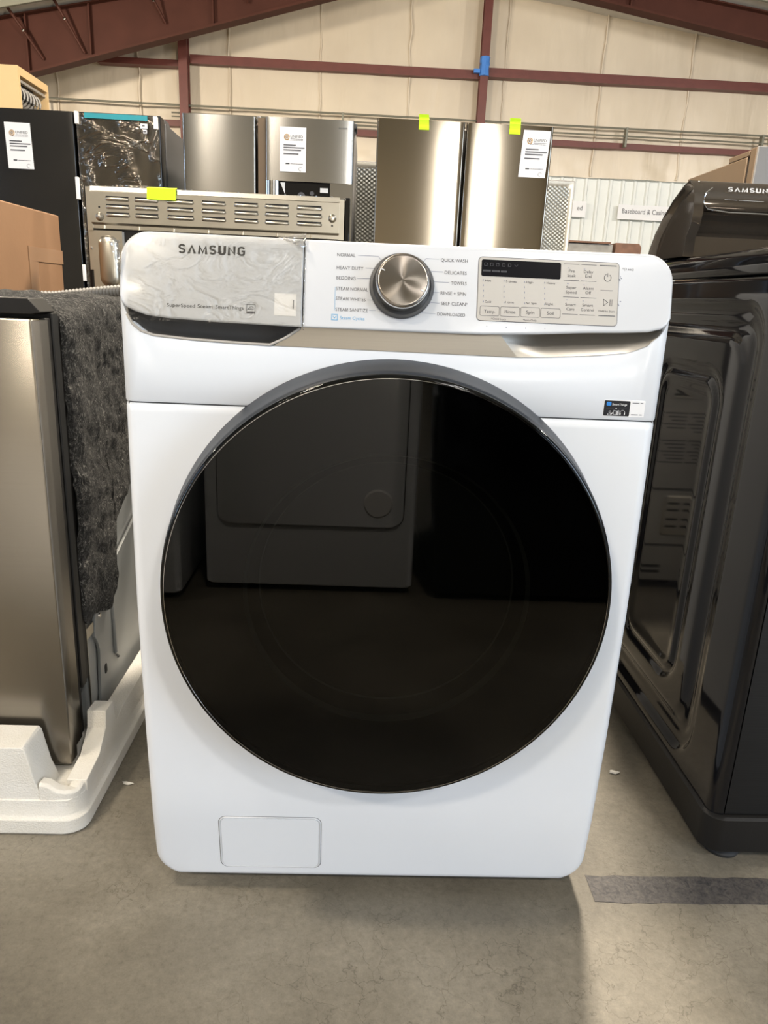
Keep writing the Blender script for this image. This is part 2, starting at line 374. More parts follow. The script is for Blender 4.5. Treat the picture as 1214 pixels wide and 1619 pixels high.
def wordmark(mb, x0, x1, zb, cap, yf, m, th=.0003):
    """the seven-letter wordmark: heavy grotesque capitals, the A without its bar"""
    W = .195   # stem weight in cap heights
    def arc(cx, cz, rx, rz, a0, a1, n=9): return [(cx+rx*math.cos(math.radians(a0+(a1-a0)*i/n)), cz+rz*math.sin(math.radians(a0+(a1-a0)*i/n))) for i in range(n+1)]
    S = [arc(.33, .72, .245, .20, 20, 180), arc(.33, .72, .245, .20, 180, 250, 5) + arc(.33, .28, .245, .20, 70, 0, 5), arc(.33, .28, .245, .20, 0, -160)]
    L = {'S': (.66, S), 'A': (.80, [[(.09, 0), (.40, .96), (.71, 0)]]), 'M': (.86, [[(.09, 0), (.14, .93), (.43, .06), (.72, .93), (.77, 0)]]),
         'U': (.70, [[(.10, 1), (.10, .30)] + arc(.35, .30, .25, .22, 180, 360) + [(.60, 1)]]), 'N': (.72, [[(.10, 0), (.10, .95), (.62, .05), (.62, 1)]]),
         'G': (.72, [arc(.36, .70, .265, .22, 15, 180) + [(.095, .30)] + arc(.36, .30, .265, .22, 180, 360) + [(.625, .50), (.37, .50)]])}
    word = 'SAMSUNG'; tot = sum(L[c][0] for c in word)+.21*6; k = (x1-x0)/tot; x = 0
    for c in word:
        for path in L[c][1]:
            P = [Vector((a, b)) for a, b in path]; Lf, Rt = [], []
            for i, p in enumerate(P):
                d1 = (P[i]-P[i-1]).normalized() if i else (P[1]-P[0]).normalized(); d2 = (P[i+1]-P[i]).normalized() if i < len(P)-1 else d1
                t = (d1+d2); t = t.normalized() if t.length > .2 else d1; n = Vector((-t.y, t.x)); s = (W if c in 'SG' else W*1.25)/2/max(.45, abs(n.dot(Vector((-d1.y, d1.x)))))
                Lf.append(p+n*s); Rt.append(p-n*s)
            for i in range(len(P)-1):
                q = [Lf[i], Lf[i+1], Rt[i+1], Rt[i]]
                mb.add([(x0+(x+a.x)*k, yf(x0+(x+a.x)*k, zb+min(1, max(0, a.y))*cap)-th, zb+min(1.0, max(0, a.y))*cap) for a in q], [(0, 1, 2, 3)], m)
        x += L[c][0]+.21

# ------------------------------------------------------------------ building
def building():
    mb = MB(); mb.add([(-12, -10, 0), (14, -10, 0), (14, 14.1, 0), (-12, 14.1, 0), (-12, -10, -.1), (14, -10, -.1), (14, 14.1, -.1), (-12, 14.1, -.1)],
                      [(0, 1, 2, 3), (4, 7, 6, 5), (0, 4, 5, 1), (1, 5, 6, 2), (2, 6, 7, 3), (3, 7, 4, 0)], 'floor')
    struct(mb.build('floor', smooth=False))
    roofz = lambda x: min(5.284+.196*(x+4.468), 5.787-.127*(x-5.428))
    # far gable wall clad in quilted vinyl: one sagging bay between each pair of seams
    seams = [-12, -10.3, -8.65, -7.0, -5.68, -4.22, -2.6, -.98, .62, 2.35, 4.12, 5.75, 7.4, 9.1, 10.8, 12.5, 14.01]
    rows = []; xs = []
    for a, b in zip(seams, seams[1:]):
        for k in range(16): xs.append((a+(b-a)*k/16, k/16))
    xs.append((14, 0))
    zs = [3.30+i*.06 for i in range(52)]
    for z in zs:
        row = []
        for x, t in xs:
            y = 13.93 - .055*math.sin(math.pi*t)**.6 - (.02 if t == 0 else 0)
            y += .05*noise.noise(Vector((x*1.3, z*.35, 3))) + .018*noise.noise(Vector((x*6+z*1.2, z*.9, 1)))
            if z < 3.5: y -= .05*noise.noise(Vector((x*3.2+z*2, 0, 7)))
            row.append((x, y, z))
        rows.append(row)
    mb = MB(); mb.loft(rows, 'insul')
    for x in seams[1:-1]:
        rib = [(x+.03*noise.noise(Vector((x, i*.4, 0))), 13.885+.03*noise.noise(Vector((x*1.3, i*.3, 3))), 3.32+i*.12) for i in range(25)]
        mb.tube(rib, .018, 'insul', 6)
    struct(mb.build('wall_back', ang=80))
    # ribbed metal siding under it
    mb = MB(); rows = [[], []]; x = -12
    while x < 14:
        for dx, dy in ((0, 0), (.02, -.04), (.06, -.04), (.08, 0)):
            rows[0].append((x+dx, 14.02+dy, 0)); rows[1].append((x+dx, 14.02+dy, 3.36))
        x += .236
    mb.loft(rows, 'siding'); struct(mb.build('wall_siding', ang=20))
    # side walls, near wall with an open bay door
    mb = MB(); mb.box(-12.1, -12, -10, 14.1, 0, 3.9, 'back_wall'); struct(mb.build('wall_left', smooth=False))
    mb = MB(); mb.box(14, 14.1, -10, 14.1, 0, 4.8, 'back_wall'); struct(mb.build('wall_right', smooth=False))
    mb = MB()
    mb.prism([(-12, 0), (1.70, 0), (1.70, 4.45), (2.50, 4.45), (2.50, 0), (14, 0), (14, roofz(14)), (.98, roofz(.98)), (-12, roofz(-12))], XZ, -10, -10.1, 'back_wall')
    struct(mb.build('wall_front', smooth=False))
    mb = MB(); P = [(-12, roofz(-12)), (.98, roofz(.98)), (14, roofz(14)), (14, roofz(14)+.1), (.98, roofz(.98)+.1), (-12, roofz(-12)+.1)]
    mb.prism(P, XZ, -10, 14.1, 'ceiling'); struct(mb.build('ceiling', smooth=False))
    # red girts and columns on the gable wall
    mb = MB()
    mb.box(-11.9, -5.0, 13.72, 13.90, 3.78, 3.88, 'girt'); mb.box(-3.5, 13.9, 13.72, 13.90, 3.78, 3.88, 'girt'); mb.box(-5.0, -3.5, 13.72, 13.90, 3.78, 3.88, 'girt')
    struct(mb.build('trim_1', smooth=False))
    mb = MB(); mb.box(-3.26, 1.90, 13.66, 13.86, 4.80, 4.92, 'girt'); mb.box(-3.26, 1.90, 13.64, 13.66, 4.775, 4.80, 'girt'); struct(mb.build('trim_2', smooth=False))
    mb = MB(); mb.box(2.02, 13.8, 13.66, 13.86, 4.83, 4.97, 'girt'); mb.box(2.02, 13.8, 13.60, 13.66, 4.81, 4.87, 'girt'); struct(mb.build('trim_3', smooth=False))
    mb = MB(); mb.box(-4.88, -3.44, 13.66, 13.86, 4.72, 4.82, 'girt'); mb.box(-4.88, -4.78, 13.66, 13.86, 4.82, 5.30, 'girt'); struct(mb.build('trim_4', smooth=False))
    for n, x0, x1 in ((5, -3.43, -3.28), (6, 1.86, 2.00)):
        mb = MB(); mb.box(x0, x1, 13.52, 13.56, 0, 6.1, 'girt'); mb.box(x0, x1, 13.70, 13.73, 0, 6.1, 'girt'); mb.box((x0+x1)/2-.012, (x0+x1)/2+.012, 13.56, 13.70, 0, 6.1, 'girt')
        struct(mb.build('trim_%d' % n, smooth=False))
    # dark edge of insulation above the siding
    # tapered roof frame
    mb = MB()
    bl = lambda x: 5.461+.2748*(x+.976); br = lambda x: 5.688-.1573*(x-3.48)
    xp = (5.688+.1573*3.48-5.461-.2748*.976)/(.2748+.1573)
    L = [(-8.2, bl(-8.2)), (xp, bl(xp)), (13.9, br(13.9)), (13.9, roofz(13.9)-.04), (.98, roofz(.98)-.04), (-8.2, roofz(-8.2)-.04)]
    mb.prism(L, XZ, 12.49, 12.51, 'red_iron')
    for a, b in (((-8.2, bl(-8.2)), (xp, bl(xp))), ((xp, bl(xp)), (13.9, br(13.9)))):
        mb.prism([a, b, (b[0], b[1]-.035), (a[0], a[1]-.035)], XZ, 12.38, 12.62, 'red_iron')
    for a, b in (((-8.2, roofz(-8.2)-.04), (.98, roofz(.98)-.04)), ((.98, roofz(.98)-.04), (13.9, roofz(13.9)-.04))):
        mb.prism([a, b, (b[0], b[1]-.02), (a[0], a[1]-.02)], XZ, 12.38, 12.62, 'red_iron')
    for x in (-5.55, -4.55, -2.6, 4.05): mb.box(x-.012, x+.012, 12.40, 12.49, bl(x) if x < 2 else br(x), roofz(x)-.05, 'red_iron')
    struct(mb.build('trim_7', smooth=False))
    # flange braces from frame to purlins
    k = 8
    for x0, z0, x1, z1 in ((-5.75, 4.98, -5.32, 4.40), (-5.1, 5.25, -4.66, 4.52), (-3.62, 5.40, -3.36, 5.0), (-2.15, 5.60, -2.05, 5.35)):
        mb = MB(); mb.tube([(x0, 12.15, z0+.1), (x1, 12.44, z1)], .022, 'red_iron', 6)
        mb.lathe([(0, -.012), (.02, -.01), (.02, .0), (0, .0)], ((x0+x1)/2, 12.27, (z0+.1+z1)/2), 'chrome', 10)
        struct(mb.build('trim_%d' % k)); k += 1
    # purlins under the roof
    for y in (2.2, 4.6, 7.0, 9.4, 11.8):
        mb = MB(); P = [(-12, roofz(-12)), (.98, roofz(.98)), (14, roofz(14)), (14, roofz(14)-.16), (.98, roofz(.98)-.16), (-12, roofz(-12)-.16)]
        mb.prism(P, XZ, y, y+.05, 'rail'); struct(mb.build('trim_%d' % k, smooth=False)); k += 1
    # pipe rail running in front of the wall
    mb = MB()
    mb.tube([(-6.1, 13.62, 4.10), (11, 13.62, 4.10)], .017, 'rail', 8)
    for z in (3.975,): mb.tube([(-3.6, 13.62, z), (11, 13.62, z)], .014, 'rail', 8)
    mb.tube([(-3.6, 13.62, 3.915), (1.6, 13.62, 3.915)], .011, 'rail', 8)
    for x in (-5.82, -3.36, -.55, 1.95, 4.62, 7.15, 9.8): mb.box(x-.018, x+.018, 13.60, 13.72, 3.80, 4.12, 'rail')
    struct(mb.build('trim_%d' % k))
building()

def tape_wad():
    mb = MB(); rows = []
    for i in range(9):
        z = 4.80+.30*i/8; rows.append([(1.93+(.085+.02*noise.noise(Vector((i*.7, j, 2))))*math.cos(j*math.pi/4), 13.55+(.08+.02*noise.noise(Vector((i, j, 5))))*math.sin(j*math.pi/4), z) for j in range(8)])
    mb.loft(rows, 'blue_tape', closed=True, caps=True); mb.box(1.74, 1.85, 13.5, 13.56, 4.84, 4.9, 'blue_tape')
    tag(mb.build('blue_tape_wrap'), 'wad of blue tape wrapped round the red column high on the far wall', 'tape')
tape_wad()

def wall_sign(x0, x1, z0, z1, words, label, ink=None):
    mb = MB(); mb.box(x0, x1, 13.88, 13.90, z0, z1, 'sticker')
    o = mb.build('wall_sign', smooth=False)
    if words:
        t = MB(); write(t, words, *ink, lambda x, z: 13.879, 'ink_grey', 0, .004); t.build('lettering', o, smooth=False)
    tag(o, label, 'sign')
wall_sign(4.72, 5.95, 2.60, 2.86, 'Baseboard & Casing', 'white sign reading Baseboard & Casing on the ribbed metal siding', (4.80, 5.66, 2.705, .085))
wall_sign(3.62, 4.10, 2.60, 2.88, 'ed', 'white wall sign half hidden behind the embossed steel back, left of the casing sign', (3.93, 4.03, 2.72, .085))

# ------------------------------------------------------------------ the washing machine
TAB = json.loads(r'''{"cyc": [["NORMAL", -0.0775, -0.0554, 0.968, 0.004], ["HEAVY DUTY", -0.0775, -0.0451, 0.953, 0.0041], ["BEDDING", -0.0775, -0.0544, 0.9411, 0.0041], ["STEAM NORMAL", -0.0776, -0.0386, 0.9286, 0.0041], ["STEAM WHITES", -0.0775, -0.0413, 0.9168, 0.0041], ["STEAM SANITIZE", -0.0775, -0.0382, 0.9042, 0.0041], ["QUICK WASH", 0.0491, 0.0816, 0.9673, 0.0041], ["DELICATES", 0.0541, 0.0813, 0.953, 0.0041], ["TOWELS", 0.0625, 0.0815, 0.9409, 0.0041], ["RINSE + SPIN", 0.0502, 0.0814, 0.9286, 0.0041], ["SELF CLEAN*", 0.0513, 0.0839, 0.9165, 0.0041], ["DOWNLOADED", 0.0469, 0.0812, 0.9038, 0.0041]], "blue": [["Steam Cycles", -0.0717, -0.0418, 0.8945, 0.0041]], "lines": [[[-0.0522, 0.9701], [-0.0275, 0.97], [-0.0233, 0.9653]], [[-0.0425, 0.9557], [-0.0318, 0.9557]], [[-0.0524, 0.9434], [-0.0367, 0.9435]], [[-0.0391, 0.9185], [-0.0323, 0.9186]], [[-0.0365, 0.9065], [-0.028, 0.9067]], [[0.0461, 0.97], [0.0307, 0.97], [0.0273, 0.9656]], [[0.052, 0.9553], [0.0363, 0.9553]], [[0.0597, 0.9433], [0.0403, 0.9433]], [[0.0485, 0.9308], [0.0413, 0.9308]], [[0.049, 0.9185], [0.0377, 0.9187]], [[0.0445, 0.9059], [0.0274, 0.9062]]], "sam": [["S\u039bMSUNG", -0.2685, -0.1887, 0.9632, 0.0106]], "feat": [["SuperSpeed", -0.281, -0.2471, 0.9027, 0.0042], ["Steam", -0.244, -0.2258, 0.9008, 0.0043], ["SmartThings", -0.2224, -0.1888, 0.8999, 0.0043]], "estar": [[-0.185, 0.9072], [-0.1749, 0.8969]], "qr": [[-0.1518, 0.9218], [-0.1252, 0.8957]], "dpanel": [[0.0961, 0.9743], [0.2693, 0.9753], [0.27, 0.9042], [0.097, 0.8985]], "disp": [[0.0988, 0.9719], [0.197, 0.9721], [0.1975, 0.953], [0.0997, 0.9524]], "small": [["Hot", 0.1042, 0.1112, 0.9463, 0.0026], ["5 times", 0.1297, 0.1428, 0.9465, 0.0026], ["High", 0.1547, 0.1632, 0.9466, 0.0026], ["Heavy", 0.18, 0.1908, 0.9468, 0.0027], ["Cold", 0.1048, 0.1122, 0.9214, 0.0027], ["1 time", 0.13, 0.1405, 0.922, 0.0026], ["No Spin", 0.1552, 0.1687, 0.9221, 0.0026], ["Light", 0.1799, 0.1892, 0.9221, 0.0027], ["Temp.", 0.1042, 0.1181, 0.9095, 0.0039], ["Rinse", 0.1297, 0.1428, 0.9101, 0.0039], ["Spin", 0.1563, 0.1662, 0.9105, 0.004], ["Soil", 0.1819, 0.1906, 0.9105, 0.004], ["*Child Lock", 0.1131, 0.1319, 0.9018, 0.0024], ["*Spin Only", 0.1525, 0.1696, 0.9019, 0.0024], ["Pre", 0.2069, 0.2142, 0.9616, 0.0036], ["Soak", 0.2052, 0.2157, 0.9562, 0.0035], ["Delay", 0.2255, 0.2371, 0.9615, 0.0036], ["End", 0.2277, 0.2356, 0.9562, 0.0036], ["Super", 0.2046, 0.217, 0.9422, 0.0035], ["Speed", 0.2039, 0.2177, 0.9366, 0.0035], ["Alarm", 0.2253, 0.2385, 0.942, 0.0036], ["Off", 0.2285, 0.2356, 0.9367, 0.0036], ["Smart", 0.2041, 0.2173, 0.922, 0.0036], ["Care", 0.2059, 0.2157, 0.9167, 0.0036], ["Smart", 0.2254, 0.2387, 0.9221, 0.0035], ["Control", 0.2238, 0.24, 0.9166, 0.0035], ["Hold to Start", 0.246, 0.266, 0.9167, 0.0023], ["*(3 sec)", 0.2734, 0.2874, 0.9672, 0.0025]], "btn": [[[0.0993, 0.9175], [0.1229, 0.9063]], [[0.1244, 0.9177], [0.148, 0.9064]], [[0.1495, 0.9181], [0.1729, 0.9067]], [[0.1743, 0.918], [0.1984, 0.9069]]], "plines": [[[0.2006, 0.9715], [0.2192, 0.9713]], [[0.2223, 0.9715], [0.2407, 0.9714]], [[0.2007, 0.9521], [0.2197, 0.9522]], [[0.2225, 0.9523], [0.2412, 0.952]], [[0.2474, 0.9421], [0.2624, 0.942]], [[0.2013, 0.9323], [0.2203, 0.9324]], [[0.2229, 0.9325], [0.2421, 0.9324]], [[0.201, 0.9122], [0.2201, 0.9121]], [[0.2228, 0.9122], [0.2415, 0.9121]], [[0.2452, 0.9716], [0.2656, 0.9713]], [[0.2462, 0.9124], [0.2665, 0.9119]]], "outline": [[-0.3382, 0.9747], [-0.3331, 0.9822], [-0.3196, 0.9865], [-0.1187, 0.986], [0.0043, 0.9849], [0.3091, 0.9874], [0.3292, 0.9808], [0.3371, 0.9676], [0.3354, 0.9074], [0.3295, 0.8996], [-0.3328, 0.9019], [-0.2986, 0.8886], [-0.1154, 0.8829], [0.1016, 0.8828], [0.2348, 0.8905]], "knob": [[0.0038, 0.9368], [-0.0325, 0.9353], [0.0394, 0.9384], [0.0024, 0.973], [0.0051, 0.9012], [-0.0351, 0.9218], [0.0399, 0.925], [0.0036, 0.8997]], "pow": [0.2554, 0.9572], "play": [[0.2515, 0.9316], [0.2571, 0.9281], [0.2519, 0.9242], [0.2606, 0.9283]], "leds": [[0.1018, 0.9481], [0.1021, 0.9418], [0.1024, 0.9355], [0.1026, 0.9292], [0.1029, 0.9228], [0.1273, 0.9481], [0.1276, 0.9417], [0.1278, 0.9354], [0.1281, 0.9291], [0.1284, 0.9228], [0.1525, 0.948], [0.1528, 0.9417], [0.1531, 0.9354], [0.1533, 0.929], [0.1536, 0.9227], [0.1776, 0.948], [0.1779, 0.9416], [0.1782, 0.9353], [0.1785, 0.929], [0.1787, 0.9226]], "st": [[0.2695, 0.8087], [0.3232, 0.7876], [0.27, 0.8078], [0.3036, 0.7882], [0.2729, 0.8062], [0.2788, 0.8012]], "sttext": ["SmartThings", 0.2802, 0.2994, 0.8021, 0.0029], "sticons": [[0.2782, 0.7922], [0.2865, 0.7928], [0.2947, 0.7929]]}''')
def front_washer():
    T = thing('washing_machine', 'white front-loading washing machine with round black door, in the centre of the aisle', 'washing machine', (0, .4, 0))
    # cabinet
    mb = MB(); rows = []
    for z, s in ((.032, .012), (.045, 0), (.955, 0), (.968, .008)):
        rows.append([(p[0], p[1], z) for p in rrect(-.341+s, .341-s, .06, .80, .012, 4)])
    mb.loft(rows, 'white_enamel', closed=True, caps=True); mb.build('cabinet', T)
    # feet
    for x, y in ((-.28, .12), (.28, .12), (-.28, .74), (.28, .74)):
        f = MB(); f.lathe([(0, 0), (.024, 0), (.026, .006), (.022, .016), (.010, .018), (.010, .034), (0, .034)], (x, y, 0), 'foot', 24, 'z'); f.build('foot', T)
    # lower front panel: bowed slightly, tucked back toward the floor, rounded corners
    def yf(z):
        pts = [(.028, .030), (.15, .014), (.30, .004), (.5, -.003), (.66, -.002), (.781, 0)]
        for (a, b), (c, d) in zip(pts, pts[1:]):
            if z <= c: t = (z-a)/(c-a); return b+(d-b)*t
        return 0
    rows = []
    zz = [.028, .031, .036, .043, .050, .058, .068] + [.08+i*.035 for i in range(20)] + [.770, .776, .7795, .781]
    for z in zz:
        if z > .781: continue
        hw = .343 - max(0, 1-math.sqrt(max(0, 1-((.068-z)/.040)**2)))*.038 if z < .068 else .343
        e = .004*max(0, (.031-z)/.003) + .003*max(0, (z-.776)/.005)
        r = .016; y = yf(z)+e
        row = [(-hw, .10, z)]
        for i in range(7): a = math.pi+math.pi/2*i/6; row.append((-hw+r+r*math.cos(a), y+r+r*math.sin(a), z))
        for i in range(1, 20): row.append((-hw+r+(2*hw-2*r)*i/20, y, z))
        for i in range(7): a = 1.5*math.pi+math.pi/2*i/6; row.append((hw-r+r*math.cos(a), y+r+r*math.sin(a), z))
        row.append((hw, .10, z)); rows.append(row)
    mb = MB(); mb.loft(rows, 'white_enamel', caps=True); fp = mb.build('front_panel', T, ang=50)
    yf_ = lambda x, z: yf(z)
    # service cover with its thin gap
    x0, x1, z0, z1 = -.2395, -.0825, .046, .151
    mb = MB(); yc = lambda x, z: yf(z)+.0005
    out = rrect(x0, x1, z0, z1, .012); inn = rrect(x0+.0035, x1-.0035, z0+.0035, z1-.0035, .009)
    g = MB(); n = len(out); mid = rrect(x0+.0012, x1-.0012, z0+.0012, z1-.0012, .011)
    g.add([(x, yf(z)-.0002, z) for x, z in out]+[(x, yf(z)-.0016, z) for x, z in mid]+[(x, yf(z)-.0002, z) for x, z in inn], [(i, (i+1) % n, n+(i+1) % n, n+i) for i in range(n)]+[(n+i, n+(i+1) % n, 2*n+(i+1) % n, 2*n+i) for i in range(n)], 'white_plastic')
    c = MB(); c.add([(x, yf(z)-.0012, z) for x, z in inn]+[(x, yf(z)+.004, z) for x, z in inn], [list(range(n))]+[(i, (i+1) % n, n+(i+1) % n, n+i) for i in range(n)], 'white_enamel')
    cv = c.build('service_cover', T); g.build('cover_rim', cv)
    mb = MB(); patch(mb, [(x, z) for x, z in rrect(x0-.0008, x1+.0008, z0-.0008, z1+.0008, .0125)], lambda x, z: yf(z)+.0001, 'seam_dark', .0002); mb.build('cover_gap', T, smooth=False)
    # upper front, topped by the sweep of the trim strip
    low = [(-.334, .895), (-.326, .878), (-.301, .8650), (-.23, .8605), (-.154, .8585), (0, .8575), (.152, .8565), (.184, .858), (.25, .8625), (.294, .868), (.322, .880), (.333, .897)]
    mb = MB()
    prof = [(-.343, .7865)] + [(-.343, .90)] + low + [(.343, .90), (.343, .7865)]
    n = 7; rows = []
    # front skin with rolled side edges: build as columns
    cols = []
    def topz(x):
        pts = [(-.343, .915)] + low + [(.343, .915)]
        for (a, b), (c_, d) in zip(pts, pts[1:]):
            if x <= c_+1e-9: return b+(d-b)*(x-a)/(c_-a)
        return .915
    def skin(sgn):
        r = .014; out = [(.343*sgn, .10)]
        for i in range(7):
            a = math.pi/2*i/6; out.append((sgn*(.343-r+r*math.cos(a)), r-r*math.sin(a)))
        return out
    xs = skin(-1) + [(-.329+.658*i/48, 0) for i in range(1, 48)] + skin(1)[::-1]
    ra = [(x, y+.0022, .7830) for x, y in xs]; rb = [(x, y, .7855) for x, y in xs]; rc = [(x, y, topz(x)-.0015) for x, y in xs]; rd = [(x, y+.0015, topz(x)) for x, y in xs]; re = [(x, y+.03, topz(x)) for x, y in xs]
    mb.loft([ra, rb, rc, rd, re], 'white_enamel'); mb.build('upper_front', T, ang=50)
    mb = MB(); mb.box(-.338, .338, .006, .10, .778, .79, 'seam_dark'); mb.build('seam', T, smooth=False)
    # satin strip under the control panel
    TOP = .896
    i0 = [(-.1535, .8590)]; strip = [(-.1195, TOP), (-.1195, .8815), (-.1535, .8590), (0, .8580), (.152, .8570), (.184, .8585), (.25, .8630), (.294, .8685), (.322, .8805), (.3325, .8975), (.3325, .91), (.2, .905), (0, TOP)]
    # right end scooped like the handle, but in satin metal
    mb = MB(); mb.prism([(-.1195, TOP), (-.1195, .8815), (-.1535, .8590), (0, .8580), (.152, .8570), (.128, .884), (.128, TOP)], XZ, .0008, .03, 'taupe_trim')
    bot = [(.152, .8570), (.184, .8585), (.25, .8630), (.294, .8685), (.322, .8805), (.3325, .8975)]
    top = [(.128, .884), (.178, .896), (.23, .900), (.27, .902), (.31, .904), (.3325, .905)]
    rows = []
    for t in range(9):
        u = t/8; row = []
        for k in range(25):
            q = k/24*(len(bot)-1); a = min(int(q), len(bot)-2); f = q-a
            bx, bz = bot[a][0]+(bot[a+1][0]-bot[a][0])*f, bot[a][1]+(bot[a+1][1]-bot[a][1])*f
            tx, tz = top[a][0]+(top[a+1][0]-top[a][0])*f, top[a][1]+(top[a+1][1]-top[a][1])*f
            row.append((bx+(tx-bx)*u, .0008+.022*math.sin(math.pi/2*u)**1.5*min(1, k/5), bz+(tz-bz)*u))
        rows.append(row)
    mb.loft(rows, 'taupe_trim'); mb.build('trim_strip', T, ang=30)
    # detergent drawer: handle cavity (left) and drawer front
    cav = [(-.3335, .905), (-.3325, .890), (-.326, .8785), (-.316, .8705), (-.301, .8660), (-.26, .8630), (-.20, .8608), (-.158, .8600), (-.140, .8685), (-.1205, .8815), (-.1205, .905)]
    cen = (-.235, .893)
    def shrink(s, y, dz=0): return [(cen[0]+(x-cen[0])*s, y, cen[1]+(z-cen[1])*s+dz) for x, z in cav]
    DR = MB()
    YP = lambda z: -.2353+.25*z
    yp = lambda x, z: YP(z)
    def panel_piece(mb, outline, m, depth=.045, r=.004):
        n = len(outline); cx = sum(p[0] for p in outline)/n; cz = sum(p[1] for p in outline)/n
        def ins(d):
            o = []
            for i in range(n):
                p, q, s_ = outline[i-1], outline[i], outline[(i+1) % n]
                d1 = Vector((q[0]-p[0], q[1]-p[1])); d2 = Vector((s_[0]-q[0], s_[1]-q[1]))
                d1 = d1.normalized() if d1.length > 1e-9 else d2.normalized(); d2 = d2.normalized() if d2.length > 1e-9 else d1
                t = (d1+d2).normalized(); nn = Vector((-t.y, t.x))
                o.append((q[0]+nn.x*d, q[1]+nn.y*d))
            return o
        rows = []
        for a in (0, 15, 30, 45, 60, 75, 90):
            a = math.radians(a); d = r*(1-math.sin(a)); dy = r*(1-math.cos(a))
            rows.append([(x, YP(z)+r*(1-math.cos(a)), z) for x, z in ins(r*(1-math.sin(a)))])
        rows.append([(x, YP(z)+depth, z) for x, z in outline])
        mb.loft(rows, m, closed=True); k = len(mb.v)-len(rows)*n; mb.f.append([k+i for i in range(n)]); mb.mi.append(mb.mid(m))
    # outlines counter-clockwise
    left = [(-.1180, .9860)] + [(-.3050+0*i, .9868) for i in (0,)]
    cl = [(-.3050-.0335*math.sin(t), .9533+.0335*math.cos(t)) for t in [math.pi/2*i/8 for i in range(1, 9)]]
    bl = [(-.3385, .912), (-.3360, .9045), (-.3300, .8985), (-.3200, .8940), (-.3050, .8895), (-.28, .8870), (-.22, .8848), (-.1180, .8832)]
    drawer = left + cl + bl
    top_r = [(.3060+.0325*math.sin(t), .9548+.0325*math.cos(t)) for t in [math.pi/2*i/8 for i in range(8, -1, -1)]]
    right = [(-.1172, .8832), (0, .8828), (.1016, .8832), (.17, .8862), (.2348, .8905), (.28, .8925), (.3100, .8945), (.3260, .8985), (.3340, .9040), (.3380, .912)] + top_r + [(.0, .9858), (-.1172, .9860)]
    panel_piece(DR, drawer, 'white_plastic')
    D = DR.build('detergent_drawer', T, ang=50)
    mb = MB(); s = [[(x, .0004, z) for x, z in cav]] + [shrink(1, .0004), shrink(.985, .002), shrink(.97, .010), shrink(.93, .022, .002), shrink(.80, .032, .004), shrink(.4, .034, .004)]
    mb.loft([s[1], s[2]], 'trim_edge', closed=True); mb.loft(s[2:], 'handle_cavity', closed=True)
    k = len(mb.v)-len(cav); mb.f.append([k+i for i in range(len(cav))]); mb.mi.append(mb.mid('handle_cavity')); mb.build('handle_cavity', D, ang=50)
    # raised lip round the cavity
    mb = MB(); mb.tube([(x, .000, z) for x, z in cav[1:-1]], .0017, 'trim_edge', 8); mb.build('handle_lip', D)
    # writing on the drawer
    mb = MB(); t = TAB['sam'][0]; wordmark(mb, t[1], t[2], t[3], t[4], yp, 'ink'); mb.build('logo', D, smooth=False)
    mb = MB()
    for t in TAB['feat']: write(mb, t[0], t[1], t[2], .9008, t[4]*.95, yp, 'ink')
    (ax, az), (bx, bz) = TAB['estar']
    stroke(mb, [(ax, az), (bx, az), (bx, bz), (ax, bz), (ax, az)], .0005, yp, 'ink'); patch(mb, [(ax, bz), (bx, bz), (bx, bz+.0024), (ax, bz+.0024)], yp, 'ink_grey', .0003)
    stroke(mb, [(ax+.0008+.008*math.sin(a)*0+.0082*(a/2.6), bz+.0040+.0040*math.sin(a)) for a in [i*.26 for i in range(11)]], .0004, yp, 'ink')
    stroke(mb, [(ax+.001, bz+.0046), (ax+.0045, bz+.0052), (ax+.0085, bz+.0046)], .0006, yp, 'ink')
    mb.build('feature_lettering', D, smooth=False)
    (ax, az), (bx, bz) = TAB['qr']
    mb = MB(); patch(mb, [(ax, bz), (bx, bz), (bx, az), (ax, az)], yp, 'sticker', .0005); st = mb.build('sticker', D, smooth=False)
    mb = MB()
    for q in range(6): stroke(mb, [(bx-.0035, az-.0075-q*.0017), (bx-.0035, az-.0084-q*.0017)], .0011, lambda x, z: YP(z)-.0005, 'ink_grey', .0002)
    mb.build('sticker_print', st, smooth=False)
    # clear film stretched over the drawer front, crumpled at two corners
    mb = MB(); N = 40; K = 14; rows = []
    for i in range(K+1):
        z = .884+(.9862-.884)*i/K; row = []
        for j in range(N+1):
            x = -.3300+(.2140)*j/N
            if z > .9533: lim = .3050+math.sqrt(max(0, .0335**2-(z-.9533)**2)); x = max(x, -lim)
            row.append((x, YP(z)-.0012-.0007*abs(noise.noise(Vector((x*22, z*60, 0)))), z))
        rows.append(row)
    mb.loft(rows, 'film')
    F = mb.build('protective_film', T, ang=60)
    def crumple(name, pts, m='film_crumple'):
        mb = MB(); rows = []
        A, B, Cc, Dd = [Vector(p) for p in pts]; n = 9
        for i in range(n):
            row = []
            for j in range(n):
                u, v = i/(n-1), j/(n-1)
                p = A*(1-u)*(1-v)+B*u*(1-v)+Cc*u*v+Dd*(1-u)*v
                nz = noise.noise_vector(p*130)*.004*(1 if 0 < u else .0)
                row.append(tuple(p+nz))
            rows.append(row)
        mb.loft(rows, m); mb.build(name, F, ang=20)
    crumple('film_corner', [(-.334, -.004, .975), (-.349, .004, .972), (-.346, .004, .955), (-.336, -.004, .935)])
    crumple('film_corner', [(-.150, .012, .9865), (-.123, .006, .992), (-.1155, .004, .995), (-.1155, .002, .975)])
    mb = MB(); mb.tube([(-.1160, YP(z)-.0016+.0004*math.sin(z*400), z) for z in [.992-.0035*i for i in range(33)]], .0003, 'film_crumple', 6); mb.build('film_edge', F)
